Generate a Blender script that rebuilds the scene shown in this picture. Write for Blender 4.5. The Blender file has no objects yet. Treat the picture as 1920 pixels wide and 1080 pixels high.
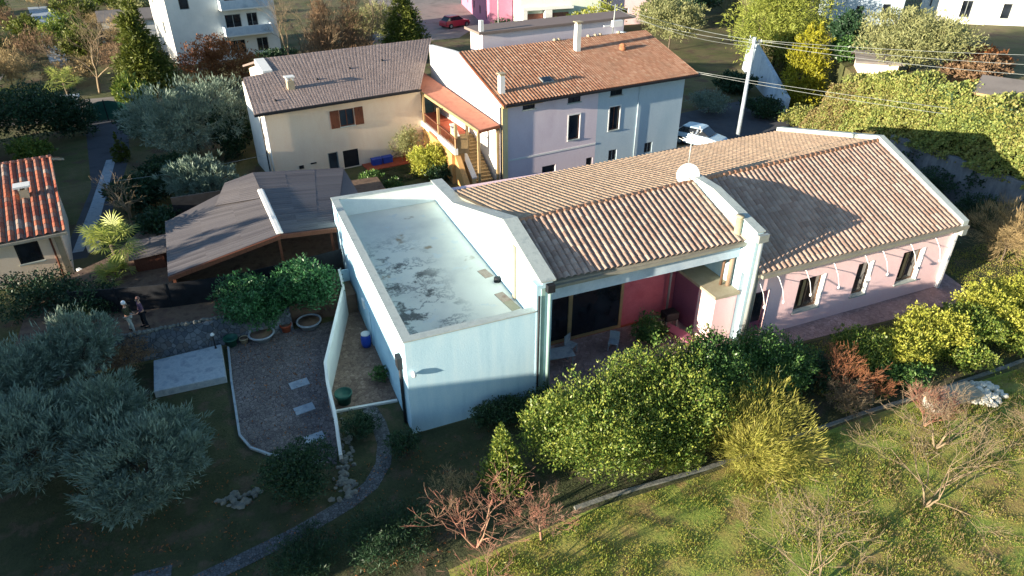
import bpy, math, random
import numpy as np
from mathutils import Vector, Matrix
R = math.radians
D = bpy.data
SC = bpy.context.scene
COL = SC.collection

# ------------------------------------------------------------------ camera, sky, sun, exposure
cam = D.objects.new('camera', D.cameras.new('camera')); COL.objects.link(cam)
cam.data.sensor_width = 36; cam.data.lens = 24.32
cam.data.clip_start = .5; cam.data.clip_end = 3000
cam.location = (0, 0, 20); cam.rotation_euler = (R(59), 0, R(-23.1))
SC.camera = cam
SUN = Vector((-1, -.18, .178)).normalized()           # direction towards the sun
world = D.worlds.new('World'); SC.world = world; world.use_nodes = True
nt = world.node_tree
sky = nt.nodes.new('ShaderNodeTexSky'); sky.sky_type = 'NISHITA'; sky.sun_disc = False
sky.sun_elevation = math.asin(SUN.z); sky.sun_rotation = math.atan2(SUN.x, SUN.y)
sky.air_density = 1.0; sky.dust_density = .3; sky.ozone_density = 2.2
nt.links.new(sky.outputs[0], nt.nodes['Background'].inputs[0]); nt.nodes['Background'].inputs[1].default_value = .092
sl = D.lights.new('sun', 'SUN'); sl.energy = 5; sl.angle = R(.5); sl.color = (1, .86, .68)
so = D.objects.new('sun', sl); COL.objects.link(so); so.rotation_euler = SUN.to_track_quat('Z', 'Y').to_euler()
so.location = (-30, 0, 40)
SC.view_settings.view_transform = 'Standard'; SC.view_settings.look = 'None'
SC.view_settings.exposure = 1.68; SC.view_settings.gamma = 1
SC.cycles.max_bounces = 6; SC.cycles.diffuse_bounces = 3; SC.cycles.transparent_max_bounces = 8

# ------------------------------------------------------------------ materials
def hx(s):
    s = s.lstrip('#'); v = [int(s[i:i+2], 16)/255 for i in (0, 2, 4)]
    return tuple(c/12.92 if c <= .04045 else ((c+.055)/1.055)**2.4 for c in v) + (1,)
def _base(name, rough):
    m = D.materials.new(name); m.use_nodes = True; t = m.node_tree; b = t.nodes['Principled BSDF']
    b.inputs['Roughness'].default_value = rough; b.inputs['Specular IOR Level'].default_value = .3
    return m, t, b
def ramp(t, cols, fac):
    r = t.nodes.new('ShaderNodeValToRGB'); e = r.color_ramp.elements
    while len(e) < len(cols): e.new(.5)
    for i, c in enumerate(cols): e[i].position = i/(len(cols)-1); e[i].color = hx(c)
    t.links.new(fac, r.inputs[0]); return r.outputs[0]
def noise(t, scale, detail=4, rough=.6, vec=None):
    n = t.nodes.new('ShaderNodeTexNoise'); n.inputs['Scale'].default_value = scale
    n.inputs['Detail'].default_value = detail; n.inputs['Roughness'].default_value = rough
    if vec is None: vec = t.nodes.new('ShaderNodeNewGeometry').outputs['Position']
    t.links.new(vec, n.inputs['Vector']); return n.outputs['Fac']
def stretch(t, f, lo=.3, hi=.7):
    m = t.nodes.new('ShaderNodeMapRange'); m.inputs[1].default_value = lo; m.inputs[2].default_value = hi
    t.links.new(f, m.inputs[0]); return m.outputs[0]
def mixc(t, f, a, b, mode='MIX'):
    m = t.nodes.new('ShaderNodeMix'); m.data_type = 'RGBA'; m.blend_type = mode
    for k, v in ((0, f), (6, a), (7, b)):
        if isinstance(v, (int, float, tuple)): m.inputs[k].default_value = v
        else: t.links.new(v, m.inputs[k])
    return m.outputs[2]
def bump(t, b, fac, s=.3, d=.02):
    n = t.nodes.new('ShaderNodeBump'); n.inputs['Strength'].default_value = s; n.inputs['Distance'].default_value = d
    t.links.new(fac, n.inputs['Height']); t.links.new(n.outputs[0], b.inputs['Normal'])
def paint(name, cols, rough=.8, scale=1.2, fine=14, metal=0, bmp=.3, lo=.3, hi=.7, streak=None):
    """stained surface: broad noise picks between cols, fine noise mottles"""
    m, t, b = _base(name, rough); b.inputs['Metallic'].default_value = metal
    vec = None
    if streak:
        g = t.nodes.new('ShaderNodeNewGeometry'); mp = t.nodes.new('ShaderNodeMapping'); mp.inputs['Scale'].default_value = streak
        t.links.new(g.outputs['Position'], mp.inputs[0]); vec = mp.outputs[0]
    c = ramp(t, cols, stretch(t, noise(t, scale, 5, .6, vec), lo, hi))
    f = noise(t, fine, 3)
    c = mixc(t, .22, c, ramp(t, ['#5a5a5a', '#ffffff'], f), 'OVERLAY')
    t.links.new(c, b.inputs['Base Color']); bump(t, b, f, bmp); return m
def tile_mat(name, cols, rough=.85, stain='#6f6257', amt=.5, sc=.7):
    m, t, b = _base(name, rough)
    a = t.nodes.new('ShaderNodeAttribute'); a.attribute_name = 'rnd'
    c = ramp(t, cols, a.outputs['Fac'])
    f = stretch(t, noise(t, sc, 6, .65), .45, .75)
    mm = t.nodes.new('ShaderNodeMath'); mm.operation = 'MULTIPLY'; mm.inputs[1].default_value = amt; t.links.new(f, mm.inputs[0])
    c = mixc(t, mm.outputs[0], c, hx(stain))
    fn = noise(t, 22, 3); c = mixc(t, .25, c, ramp(t, ['#505050', '#ffffff'], fn), 'OVERLAY')
    t.links.new(c, b.inputs['Base Color']); bump(t, b, fn, .3); return m
def leaf_mat(name, cols, rough=.5, trans=.3, sc=.8):
    m, t, b = _base(name, rough)
    g = t.nodes.new('ShaderNodeNewGeometry')
    ad = t.nodes.new('ShaderNodeMath'); ad.operation = 'MULTIPLY_ADD'; ad.inputs[1].default_value = .6
    n = stretch(t, noise(t, sc, 2), .3, .7); m2 = t.nodes.new('ShaderNodeMath'); m2.operation = 'MULTIPLY'; m2.inputs[1].default_value = .4
    t.links.new(n, m2.inputs[0]); t.links.new(g.outputs['Random Per Island'], ad.inputs[0]); t.links.new(m2.outputs[0], ad.inputs[2])
    c = ramp(t, cols, ad.outputs[0]); t.links.new(c, b.inputs['Base Color'])
    tr = t.nodes.new('ShaderNodeBsdfTranslucent'); t.links.new(c, tr.inputs[0])
    mx = t.nodes.new('ShaderNodeMixShader'); mx.inputs[0].default_value = trans
    t.links.new(b.outputs[0], mx.inputs[1]); t.links.new(tr.outputs[0], mx.inputs[2])
    t.links.new(mx.outputs[0], t.nodes['Material Output'].inputs[0]); return m
def glass(name, col='#10151b'):
    m, t, b = _base(name, .08); b.inputs['Specular IOR Level'].default_value = .6
    t.links.new(ramp(t, [col, '#2a3038'], stretch(t, noise(t, .9, 2))), b.inputs['Base Color']); return m
def cells(name, cols, scale, mortar, mw=.06, rough=.9, sx=(1, 1, 1)):
    """paving / masonry: voronoi cells with darker joints"""
    m, t, b = _base(name, rough)
    g = t.nodes.new('ShaderNodeNewGeometry'); mp = t.nodes.new('ShaderNodeMapping'); mp.inputs['Scale'].default_value = sx
    t.links.new(g.outputs['Position'], mp.inputs[0])
    v = t.nodes.new('ShaderNodeTexVoronoi'); v.inputs['Scale'].default_value = scale; t.links.new(mp.outputs[0], v.inputs['Vector'])
    e = t.nodes.new('ShaderNodeTexVoronoi'); e.feature = 'DISTANCE_TO_EDGE'; e.inputs['Scale'].default_value = scale; t.links.new(mp.outputs[0], e.inputs['Vector'])
    sp = t.nodes.new('ShaderNodeSeparateColor'); t.links.new(v.outputs['Color'], sp.inputs[0])
    c = ramp(t, cols, sp.outputs[0])
    c = mixc(t, stretch(t, e.outputs[0], 0, mw), hx(mortar), c)
    f = stretch(t, noise(t, .5, 5), .35, .7); c = mixc(t, .3, c, ramp(t, ['#606060', '#ffffff'], f), 'OVERLAY')
    t.links.new(c, b.inputs['Base Color']); bump(t, b, stretch(t, e.outputs[0], 0, mw*1.5), .6, .03); return m

M = dict(
 blue=paint('pale blue render', ['#94c0d5', '#a5cee0', '#abd2e3'], .85, .8, 18, streak=(2, 2, .4), lo=.25, hi=.6),
 bluepanel=paint('blue white render', ['#98bfd0', '#abcddb', '#b0d1de', '#b7d5e0'], .85, .9, 18, streak=(3, 3, .35), lo=.25, hi=.6),
 white=paint('white render', ['#d3d4cf', '#e2e2dc'], .85, .8, 16),
 coping=paint('grey coping', ['#8f9a98', '#a7b0ab', '#9aa39f'], .6, 2.5, 20),
 roofdeck=None,
 pink=paint('pink render', ['#f0c9c9', '#f4d1d0', '#f2cdcc'], .9, .7, 16),
 red=paint('raspberry render', ['#b65e69', '#bd6872', '#ae5862'], .9, .8, 16),
 mauve=paint('mauve render', ['#7e4a60', '#8a5468'], .9, .8, 16),  # door and bench colour, also the shade painted on the store side
 peach=paint('cream render', ['#e3cdb4', '#e8d5bc', '#dfc8ae'], .9, .5, 14, streak=(1, 1, .4)),
 lilac=paint('faded pink render', ['#d3c5cb', '#d8cbd0', '#cebfc6'], .9, .5, 14, streak=(1, 1, .5)),
 steel=paint('blue grey render', ['#a3b9c4', '#aec1ca', '#b4c5cc'], .9, .5, 14, streak=(1, 1, .4)),
 yellow=paint('yellow cream render', ['#d9c48e', '#e0cd9c'], .9, .8, 14),
 orange=paint('ochre render', ['#b58a54', '#c29a64'], .9, 1, 14),
 wood=paint('brown wood', ['#5a3425', '#6f4330', '#4c2a1e'], .7, 3, 20, streak=(6, 6, .8)),
 timber=paint('weathered timber', ['#8f7a58', '#a78e66'], .8, 3, 20),
 bronze=paint('bronze frame', ['#5b4636', '#6c5443'], .5, 3, 20),
 metal=paint('grey metal', ['#8b9290', '#a3a9a6'], .45, 2, 20, metal=.3),
 gutter=paint('beige gutter', ['#7d7b70', '#908d80'], .55, 2, 20),
 pipe=paint('green grey downpipe', ['#7d9a96', '#8fa9a3'], .5, 2, 20),
 dark=paint('dark metal', ['#17191d', '#23262b'], .6, 3, 20),
 dish=paint('white dish', ['#e4e4e0', '#efefec'], .4, 2, 20),
 concrete=paint('pale concrete', ['#8b9aa5', '#9faab2', '#7c8a95'], .9, 2.2, 18),
 beigecap=paint('beige stone slab', ['#9a9078', '#aca088'], .9, 2, 20),
 bark=paint('grey bark', ['#4a4138', '#6b6052'], .95, 5, 25),
 twig=paint('pale twig bark', ['#665c4c', '#86785f', '#7a6955', '#978a6e'], .9, 2.5, 20),
 twigred=paint('reddish twig bark', ['#7d5648', '#996a5a', '#86705c', '#a07a68'], .9, 2, 20),
 twigorange=paint('rusty dry twigs', ['#86543f', '#a06c4c', '#6f5546'], .9, 2, 20),
 terracotta=paint('terracotta', ['#9a4a34', '#b05a40'], .8, 2, 20),
 slabred=paint('red clay sheet roof', ['#a06654', '#aa715e', '#966050'], .85, 1.3, 20),
 glass=glass('dark window glass'), glass2=glass('curtained glass', '#3a4650'),
 blueplastic=paint('blue plastic', ['#23409a', '#2c4fae'], .5, 2, 20),
 greenplastic=paint('green plastic', ['#1d4a40', '#2a5d50'], .5, 2, 20),
 asphalt=paint('asphalt', ['#3c3f45', '#4c4f55', '#45484e'], .9, .6, 30),
 road=paint('pale road', ['#77716b', '#8a837b', '#6c6660'], .9, .4, 30),
 soil=paint('bare soil path', ['#5d4a42', '#73604f', '#4d3c35'], .95, 1.6, 12, bmp=.8),
 rock=paint('pale rock', ['#8d8f8c', '#b0aea4', '#777a78'], .9, 3, 14, bmp=.8),
 stonewall=cells('rubble stone wall', ['#4f565e', '#5d646b', '#727a80', '#575452'], 4.2, '#363a3e', .07),
 drive=cells('dark paving setts', ['#6c6766', '#787270', '#605b5b', '#827b78'], 7, '#3a3539', .07),
 patio=cells('brown paving', ['#7b675c', '#8a7668', '#6c5a50', '#948072'], 6, '#5a4a42', .07),
 cobble=cells('cobble path', ['#53575a', '#606468', '#6c7074', '#4a4e50'], 9, '#34383a', .09),
 terrace=cells('red brick terrace', ['#978280', '#a18c8a', '#8c7775', '#a99492'], 5, '#806d6b', .06),
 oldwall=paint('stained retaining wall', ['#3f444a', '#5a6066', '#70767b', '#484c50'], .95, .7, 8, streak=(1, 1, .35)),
 whitewall=paint('blue white wall', ['#9fb2c2', '#b8c7d2', '#8d9fae'], .9, .6, 10),
)
def deck_mat():
    m, t, b = _base('weathered roof deck', .7)
    c = ramp(t, ['#cdc6ba', '#dcd5c6', '#e2dccd'], stretch(t, noise(t, .5, 3)))
    w = noise(t, .55, 7, .62); s = t.nodes.new('ShaderNodeMath'); s.operation = 'SUBTRACT'; s.inputs[1].default_value = .5; t.links.new(w, s.inputs[0])
    a = t.nodes.new('ShaderNodeMath'); a.operation = 'ABSOLUTE'; t.links.new(s.outputs[0], a.inputs[0])
    line = stretch(t, a.outputs[0], .025, .0)
    blot = stretch(t, noise(t, .8, 8, .7), .54, .60)
    g = t.nodes.new('ShaderNodeNewGeometry'); sp = t.nodes.new('ShaderNodeSeparateXYZ'); t.links.new(g.outputs['Position'], sp.inputs[0])
    gx = t.nodes.new('ShaderNodeMapRange'); gx.inputs[1].default_value = 8.6; gx.inputs[2].default_value = 7.2; t.links.new(sp.outputs[0], gx.inputs[0])
    gy = t.nodes.new('ShaderNodeMapRange'); gy.inputs[1].default_value = 33; gy.inputs[2].default_value = 29; t.links.new(sp.outputs[1], gy.inputs[0])
    def mul(p, q):
        k = t.nodes.new('ShaderNodeMath'); k.operation = 'MULTIPLY'; t.links.new(p, k.inputs[0]); t.links.new(q, k.inputs[1]); return k.outputs[0]
    mask = mul(gx.outputs[0], gy.outputs[0])
    c = mixc(t, mul(line, mask), c, hx('#86847f'))
    c = mixc(t, mul(blot, mask), c, hx('#66645f'))
    lich = stretch(t, noise(t, 1.1, 5, .6), .60, .66); c = mixc(t, lich, c, hx('#d2d0c8'))
    rust = stretch(t, noise(t, .9, 3, .5), .66, .74); c = mixc(t, rust, c, hx('#a08a70'))
    f = noise(t, 16, 3); c = mixc(t, .2, c, ramp(t, ['#606060', '#ffffff'], f), 'OVERLAY')
    t.links.new(c, b.inputs['Base Color']); bump(t, b, f, .2); return m
M['roofdeck'] = deck_mat(); M['glassbrown'] = glass('brownish window glass', '#3f322b'); M['darkrock'] = paint('grey rock', ['#64665f', '#7c7d75', '#54564f'], .95, 3, 14, bmp=.8); M['brownpipe'] = paint('brown grey flue', ['#8a7462', '#978170'], .6, 3, 20); M['patchrust'] = paint('rusty roof patch', ['#a58a78', '#b09a88', '#957868'], .8, 3, 20); M['tileridge'] = paint('ridge tile clay', ['#a5775c', '#b58a6c', '#9a6a54'], .85, 3, 20); M['palegreen'] = paint('pale green render', ['#cddccb', '#d8e3d4'], .9, .5, 10); M['magenta'] = paint('magenta render', ['#b0708a', '#ba7a92'], .9, .5, 10)
M['tile'] = tile_mat('pinkish brown roof tiles', ['#9b8070', '#a48a7a', '#ad9484', '#b69f8e', '#a08474'], stain='#6f665c')
M['tileback'] = tile_mat('tan roof tiles', ['#a58c74', '#ae957b', '#b69e84', '#a88f78'], stain='#8a7c68')
M['tileorange'] = tile_mat('orange roof tiles', ['#9a6e54', '#a57a60', '#af886e', '#936850', '#b49278'], stain='#7c6552', amt=.45)
M['tilegrey'] = tile_mat('grey brown roof tiles', ['#7d6f69', '#877872', '#8f8079', '#82746e'], stain='#6d625d', amt=.4)
M['tilered'] = tile_mat('red roof tiles', ['#85483a', '#9a5640', '#a8694f', '#7b5a50', '#a39182'], stain='#6a4a40')
M['sheetroof'] = tile_mat('brown corrugated roof', ['#5f5b5c', '#6a6667', '#575355'], stain='#77706a', amt=.3, sc=.5)
M['greyroof'] = tile_mat('weathered grey roof', ['#75706c', '#86807a', '#6a6561'], stain='#55514e')
def ground_mat(name, cols, sc=.25, hi=.72, dirt=None):
    m, t, b = _base(name, .95)
    c = ramp(t, cols, stretch(t, noise(t, sc, 8, .7), .3, hi))
    if dirt: c = mixc(t, stretch(t, noise(t, sc*2.3, 6, .6), .52, .62), c, hx(dirt))
    f = noise(t, 9, 5, .7); c = mixc(t, .5, c, ramp(t, ['#303030', '#f0f0f0'], f), 'OVERLAY')
    t.links.new(c, b.inputs['Base Color']); bump(t, b, f, .9, .08); return m
M['ground'] = ground_mat('rough garden ground', ['#3c4326', '#565a35', '#6b6546', '#4a4d2c'], .2, dirt='#5b4d3d')
M['lawn'] = ground_mat('lawn', ['#343c26', '#454a30', '#58583c'], .5, dirt='#5a5140')
M['meadow'] = ground_mat('meadow', ['#6c843a', '#849442', '#9c924e', '#8d7c4e'], .35, dirt='#94804f')
M['bank'] = ground_mat('earth bank', ['#3f4427', '#55502f', '#4a4630'], .3)
L_ = leaf_mat
M.update(
 olive=L_('olive leaves', ['#56685a', '#6b7e6e', '#849584', '#465848'], .5, .15),
 olivesun=L_('olive green leaves', ['#6a7244', '#80865a', '#959666', '#5c6238'], .55, .25),
 laurel=L_('laurel leaves', ['#3a5226', '#4d6a2c', '#687f38', '#98a04a', '#425a28', '#7d8a3c'], .4, .3, 1.2),
 laureldark=L_('dark glossy leaves', ['#2c4824', '#3c5c30', '#55763e', '#7e9650'], .35, .2, 1.2),
 yellowleaf=L_('yellow green leaves', ['#748436', '#98a040', '#b8b652', '#8a963c'], .5, .35),
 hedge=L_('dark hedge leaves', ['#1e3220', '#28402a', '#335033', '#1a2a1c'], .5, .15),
 feather=L_('feathery leaves', ['#7d8338', '#929444', '#a79f50', '#667230'], .55, .3),
 citrus=L_('citrus leaves', ['#28482c', '#356038', '#467648', '#20381f'], .4, .2),
 conifer=L_('conifer sprays', ['#39461c', '#4f5a22', '#677029', '#2a3418'], .6, .2),
 brightconifer=L_('bright conifer sprays', ['#6a7a30', '#7f8c3c', '#949a48', '#556626'], .6, .25),
 yellowconifer=L_('golden conifer sprays', ['#85851f', '#9c982a', '#6f7420', '#a89f35'], .6, .25),
 beech=L_('rusty dry leaves', ['#7a4a2c', '#94603a', '#a87248', '#6a3f28'], .7, .3),
 dry=L_('dry beige twigs', ['#7a6848', '#93805a', '#a8946c', '#6a5a40'], .8, .2),
 drybrown=L_('brown bare sprays', ['#5f4a38', '#78604a', '#8d7458', '#50402f'], .8, .2),
 ivy=L_('ivy leaves', ['#627640', '#7d8c4c', '#98a056', '#9a9458', '#536a3c'], .5, .3, .35),
 ivyrust=L_('rusty ivy leaves', ['#7c6c48', '#8f7e54', '#8a8656', '#6c7444'], .6, .3),
 palm=L_('palm fronds', ['#7a8a3e', '#93a04c', '#a8ae5e', '#5f7434'], .5, .3),
 grass=L_('meadow grass', ['#748c3a', '#8c9f42', '#aaa850', '#a59458', '#66803a'], .7, .35, .5),
 grassdark=L_('lawn grass', ['#3a472a', '#485434', '#565f3c'], .7, .3, .5),
 plastered=M['white'])

# ------------------------------------------------------------------ object helpers
ORG = {}
def tag(o, label=None, cat=None, group=None, kind=None):
    for k, v in (('label', label), ('category', cat), ('group', group), ('kind', kind)):
        if v: o[k] = v
    return o
def thing(name, label, cat, loc, group=None):
    o = D.objects.new(name, None); o.empty_display_size = .3; COL.objects.link(o); o.location = loc
    ORG[o.name] = Vector(loc); return tag(o, label, cat, group)
def link(me, name, mat, parent, origin=None):
    o = D.objects.new(name, me); COL.objects.link(o); mats = mat if isinstance(mat, list) else [mat]
    for m in mats: me.materials.append(M[m] if isinstance(m, str) else m)
    if parent is not None:
        o.parent = parent; org = ORG[parent.name]; ORG[o.name] = org
    else:
        org = Vector(origin) if origin is not None else Vector((0, 0, 0)); o.location = org; ORG[o.name] = org
    if org.length > 0: me.transform(Matrix.Translation(-org))
    return o
def frame(ox, oy, oz=0, deg=0):
    return Matrix.Translation((ox, oy, oz)) @ Matrix.Rotation(R(deg), 4, 'Z')
I4 = Matrix.Identity(4)
class MB:
    def __init__(s, fr=I4): s.v, s.f, s.fr, s.r, s.sm = [], [], fr, [], []
    def add(s, vs, fs, smooth=False, rnd=0):
        n = len(s.v); s.v += [s.fr @ Vector(p) for p in vs]; s.f += [tuple(n+i for i in f) for f in fs]
        s.sm += [smooth]*len(fs); s.r += [rnd]*len(fs); return s
    def box(s, x0, x1, y0, y1, z0, z1):
        return s.add([(x0, y0, z0), (x1, y0, z0), (x1, y1, z0), (x0, y1, z0), (x0, y0, z1), (x1, y0, z1), (x1, y1, z1), (x0, y1, z1)],
              [(0, 3, 2, 1), (4, 5, 6, 7), (0, 1, 5, 4), (1, 2, 6, 5), (2, 3, 7, 6), (3, 0, 4, 7)])
    def prism(s, poly, z0, z1):            # poly ccw in xy
        n = len(poly); vs = [(x, y, z0) for x, y in poly]+[(x, y, z1) for x, y in poly]
        return s.add(vs, [tuple(range(n-1, -1, -1)), tuple(range(n, 2*n))]+[(i, (i+1) % n, n+(i+1) % n, n+i) for i in range(n)])
    def wedge(s, top, bot):                # matching loops
        n = len(top)
        return s.add(list(bot)+list(top), [tuple(range(n-1, -1, -1)), tuple(range(n, 2*n))]+[(i, (i+1) % n, n+(i+1) % n, n+i) for i in range(n)])
    def slab(s, quad, th): return s.wedge(quad, [(x, y, z-th) for x, y, z in quad])
    def yzx(s, prof, x0, x1):              # profile in (y,z) extruded along x
        return s.wedge([(x0, y, z) for y, z in prof], [(x1, y, z) for y, z in prof])
    def xzy(s, prof, y0, y1): return s.wedge([(x, y1, z) for x, z in prof], [(x, y0, z) for x, z in prof])
    def tube(s, pts, rad, n=8, cap=True):
        pts = [Vector(p) for p in pts]; rs = rad if isinstance(rad, (list, tuple)) else [rad]*len(pts)
        rings = []
        for i, p in enumerate(pts):
            d = (pts[min(i+1, len(pts)-1)]-pts[max(i-1, 0)]).normalized()
            a = d.cross(Vector((0, 0, 1)) if abs(d.z) < .9 else Vector((1, 0, 0))).normalized(); b = d.cross(a)
            rings.append([p+(a*math.cos(t)+b*math.sin(t))*rs[i] for t in [2*math.pi*k/n for k in range(n)]])
        vs = [q for r in rings for q in r]; fs = []
        for i in range(len(pts)-1):
            for k in range(n): fs.append((i*n+k, i*n+(k+1) % n, (i+1)*n+(k+1) % n, (i+1)*n+k))
        s.add(vs, fs, True)
        if cap:
            m = len(s.v)-len(vs); s.f += [tuple(m+k for k in range(n-1, -1, -1)), tuple(m+len(vs)-n+k for k in range(n))]; s.sm += [False]*2; s.r += [0]*2
        return s
    def lathe(s, c, prof, n=16):           # prof: (r,z)
        vs = []; fs = []
        for r, z in prof: vs += [(c[0]+r*math.cos(2*math.pi*k/n), c[1]+r*math.sin(2*math.pi*k/n), c[2]+z) for k in range(n)]
        for i in range(len(prof)-1):
            for k in range(n): fs.append((i*n+k, i*n+(k+1) % n, (i+1)*n+(k+1) % n, (i+1)*n+k))
        fs.append(tuple(range(n-1, -1, -1))); fs.append(tuple((len(prof)-1)*n+k for k in range(n)))
        return s.add(vs, fs, True)
    def blobrock(s, c, r, rnd):
        import itertools
        ph = (1+5**.5)/2
        vs = [(-1, ph, 0), (1, ph, 0), (-1, -ph, 0), (1, -ph, 0), (0, -1, ph), (0, 1, ph), (0, -1, -ph), (0, 1, -ph), (ph, 0, -1), (ph, 0, 1), (-ph, 0, -1), (-ph, 0, 1)]
        fs = [(0, 11, 5), (0, 5, 1), (0, 1, 7), (0, 7, 10), (0, 10, 11), (1, 5, 9), (5, 11, 4), (11, 10, 2), (10, 7, 6), (7, 1, 8), (3, 9, 4), (3, 4, 2), (3, 2, 6), (3, 6, 8), (3, 8, 9), (4, 9, 5), (2, 4, 11), (6, 2, 10), (8, 6, 7), (9, 8, 1)]
        k = [r*rnd.uniform(.6, 1.1) for _ in range(3)]
        out = []
        for v in vs:
            q = rnd.uniform(.75, 1.1)/1.9; out.append((c[0]+v[0]*q*k[0], c[1]+v[1]*q*k[1], c[2]+v[2]*q*k[2]*.8))
        return s.add(out, fs, False, rnd.random())
    def build(s, name, mat, parent=None, origin=None, bevel=0):
        me = D.meshes.new(name); me.from_pydata(s.v, [], s.f); me.update()
        me.polygons.foreach_set('use_smooth', s.sm)
        a = me.attributes.new('rnd', 'FLOAT', 'FACE'); a.data.foreach_set('value', s.r)
        o = link(me, name, mat, parent, origin)
        if bevel:
            b = o.modifiers.new('bevel', 'BEVEL'); b.width = bevel; b.segments = 2; b.limit_method = 'ANGLE'
        return o
def npmesh(name, V, k, mat, parent=None, origin=None):
    """V: (n*k,3) array, n faces of k verts each (unshared)"""
    n = len(V)//k; me = D.meshes.new(name); me.vertices.add(n*k); me.loops.add(n*k); me.polygons.add(n)
    me.vertices.foreach_set('co', V.astype(np.float32).ravel()); me.loops.foreach_set('vertex_index', np.arange(n*k, dtype=np.int32))
    me.polygons.foreach_set('loop_start', np.arange(0, n*k, k, dtype=np.int32)); me.update(calc_edges=True)
    return link(me, name, mat, parent, origin)

def tiles(name, quad, mat, parent, pitch=.31, course=.36, amp=.045, step=.02, seed=1, lift=.05, fr=I4, per=6, clip=None):
    """barrel tile roof over a bilinear quad: ridgeL, ridgeR, eaveR, eaveL"""
    rg = np.random.RandomState(seed); A, B, C, E_ = [np.array(fr @ Vector(q)) for q in quad]
    wid = max(np.linalg.norm(B-A), np.linalg.norm(C-E_)); ln = max(np.linalg.norm(A-E_), np.linalg.norm(B-C))
    nr = max(2, round(wid/pitch)); nc = max(2, round(ln/course)); nx = nr*per
    u = np.linspace(0, 1, nx+1); vv = []
    for i in range(nc): vv += [(i/nc, 0), ((i+1)/nc-1e-4, 1)]
    N = np.cross(C-A, B-E_); N /= np.linalg.norm(N); N = N if N[2] > 0 else -N
    rows = []
    prof = np.abs(np.cos(np.pi*u*nr))**.8*2-1
    for v, k in vv:
        P = (A[None]*(1-u[:, None])+B[None]*u[:, None])*(1-v)+(E_[None]*(1-u[:, None])+C[None]*u[:, None])*v
        h = amp*prof+(step if k else 0)+lift+rg.normal(0, .003, nx+1)
        rows.append(P+N[None]*h[:, None])
    V = np.array(rows).reshape(-1, 3); nv = len(vv); w = nx+1
    rr = rg.rand(nc, nr+1); F = []; val = []
    for j in range(nv-1):
        for i in range(nx):
            F.append((j*w+i, (j+1)*w+i, (j+1)*w+i+1, j*w+i+1)); val.append(rr[min(j//2, nc-1), int((i+per/2)//per)])
    me = D.meshes.new(name); me.from_pydata(V.tolist(), [], F); me.update()
    a = me.attributes.new('rnd', 'FLOAT', 'FACE'); a.data.foreach_set('value', val)
    return link(me, name, mat, parent)

def wall_holes(mb, u0, u1, z0, z1, holes, th):
    """wall in local frame: front at y=0, back at y=th, rectangular holes (u0,u1,z0,z1)"""
    us = sorted({u0, u1, *[h[0] for h in holes], *[h[1] for h in holes]}); zs = sorted({z0, z1, *[h[2] for h in holes], *[h[3] for h in holes]})
    for a, b in zip(us, us[1:]):
        for c, d in zip(zs, zs[1:]):
            m, n = (a+b)/2, (c+d)/2
            if any(h[0] < m < h[1] and h[2] < n < h[3] for h in holes): continue
            mb.add([(a, 0, c), (b, 0, c), (b, 0, d), (a, 0, d)], [(0, 1, 2, 3)]); mb.add([(a, th, c), (b, th, c), (b, th, d), (a, th, d)], [(3, 2, 1, 0)])
    for a, b, c, d in list(holes)+[(u0, u1, z0, z1)]:
        mb.add([(a, 0, c), (a, th, c), (a, th, d), (a, 0, d)], [(0, 1, 2, 3)]); mb.add([(b, 0, c), (b, th, c), (b, th, d), (b, 0, d)], [(3, 2, 1, 0)])
        mb.add([(a, 0, d), (b, 0, d), (b, th, d), (a, th, d)], [(3, 2, 1, 0)]); mb.add([(a, 0, c), (b, 0, c), (b, th, c), (a, th, c)], [(0, 1, 2, 3)])
    return mb
def window(parent, fr, a, b, c, d, fmat='wood', gmat='glass', depth=.14, mull=1, sill=True, fw=.07, name='window'):
    """frame + pane set at given depth behind the wall face"""
    mb = MB(fr); y0, y1 = depth-.03, depth+.03
    mb.box(a, a+fw, y0, y1, c, d).box(b-fw, b, y0, y1, c, d).box(a+fw, b-fw, y0, y1, c, c+fw).box(a+fw, b-fw, y0, y1, d-fw, d)
    for k in range(mull):
        x = a+(b-a)*(k+1)/(mull+1); mb.box(x-fw*.45, x+fw*.45, y0, y1, c+fw, d-fw)
    w = mb.build(name, fmat, parent)
    MB(fr).box(a+fw*.5, b-fw*.5, depth-.006, depth+.006, c+fw*.5, d-fw*.5).build('pane', gmat, w)
    if sill: MB(fr).box(a-.06, b+.06, -.08, depth-.04, c-.07, c+.004).build('sill', 'coping', w)
    return w

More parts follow.
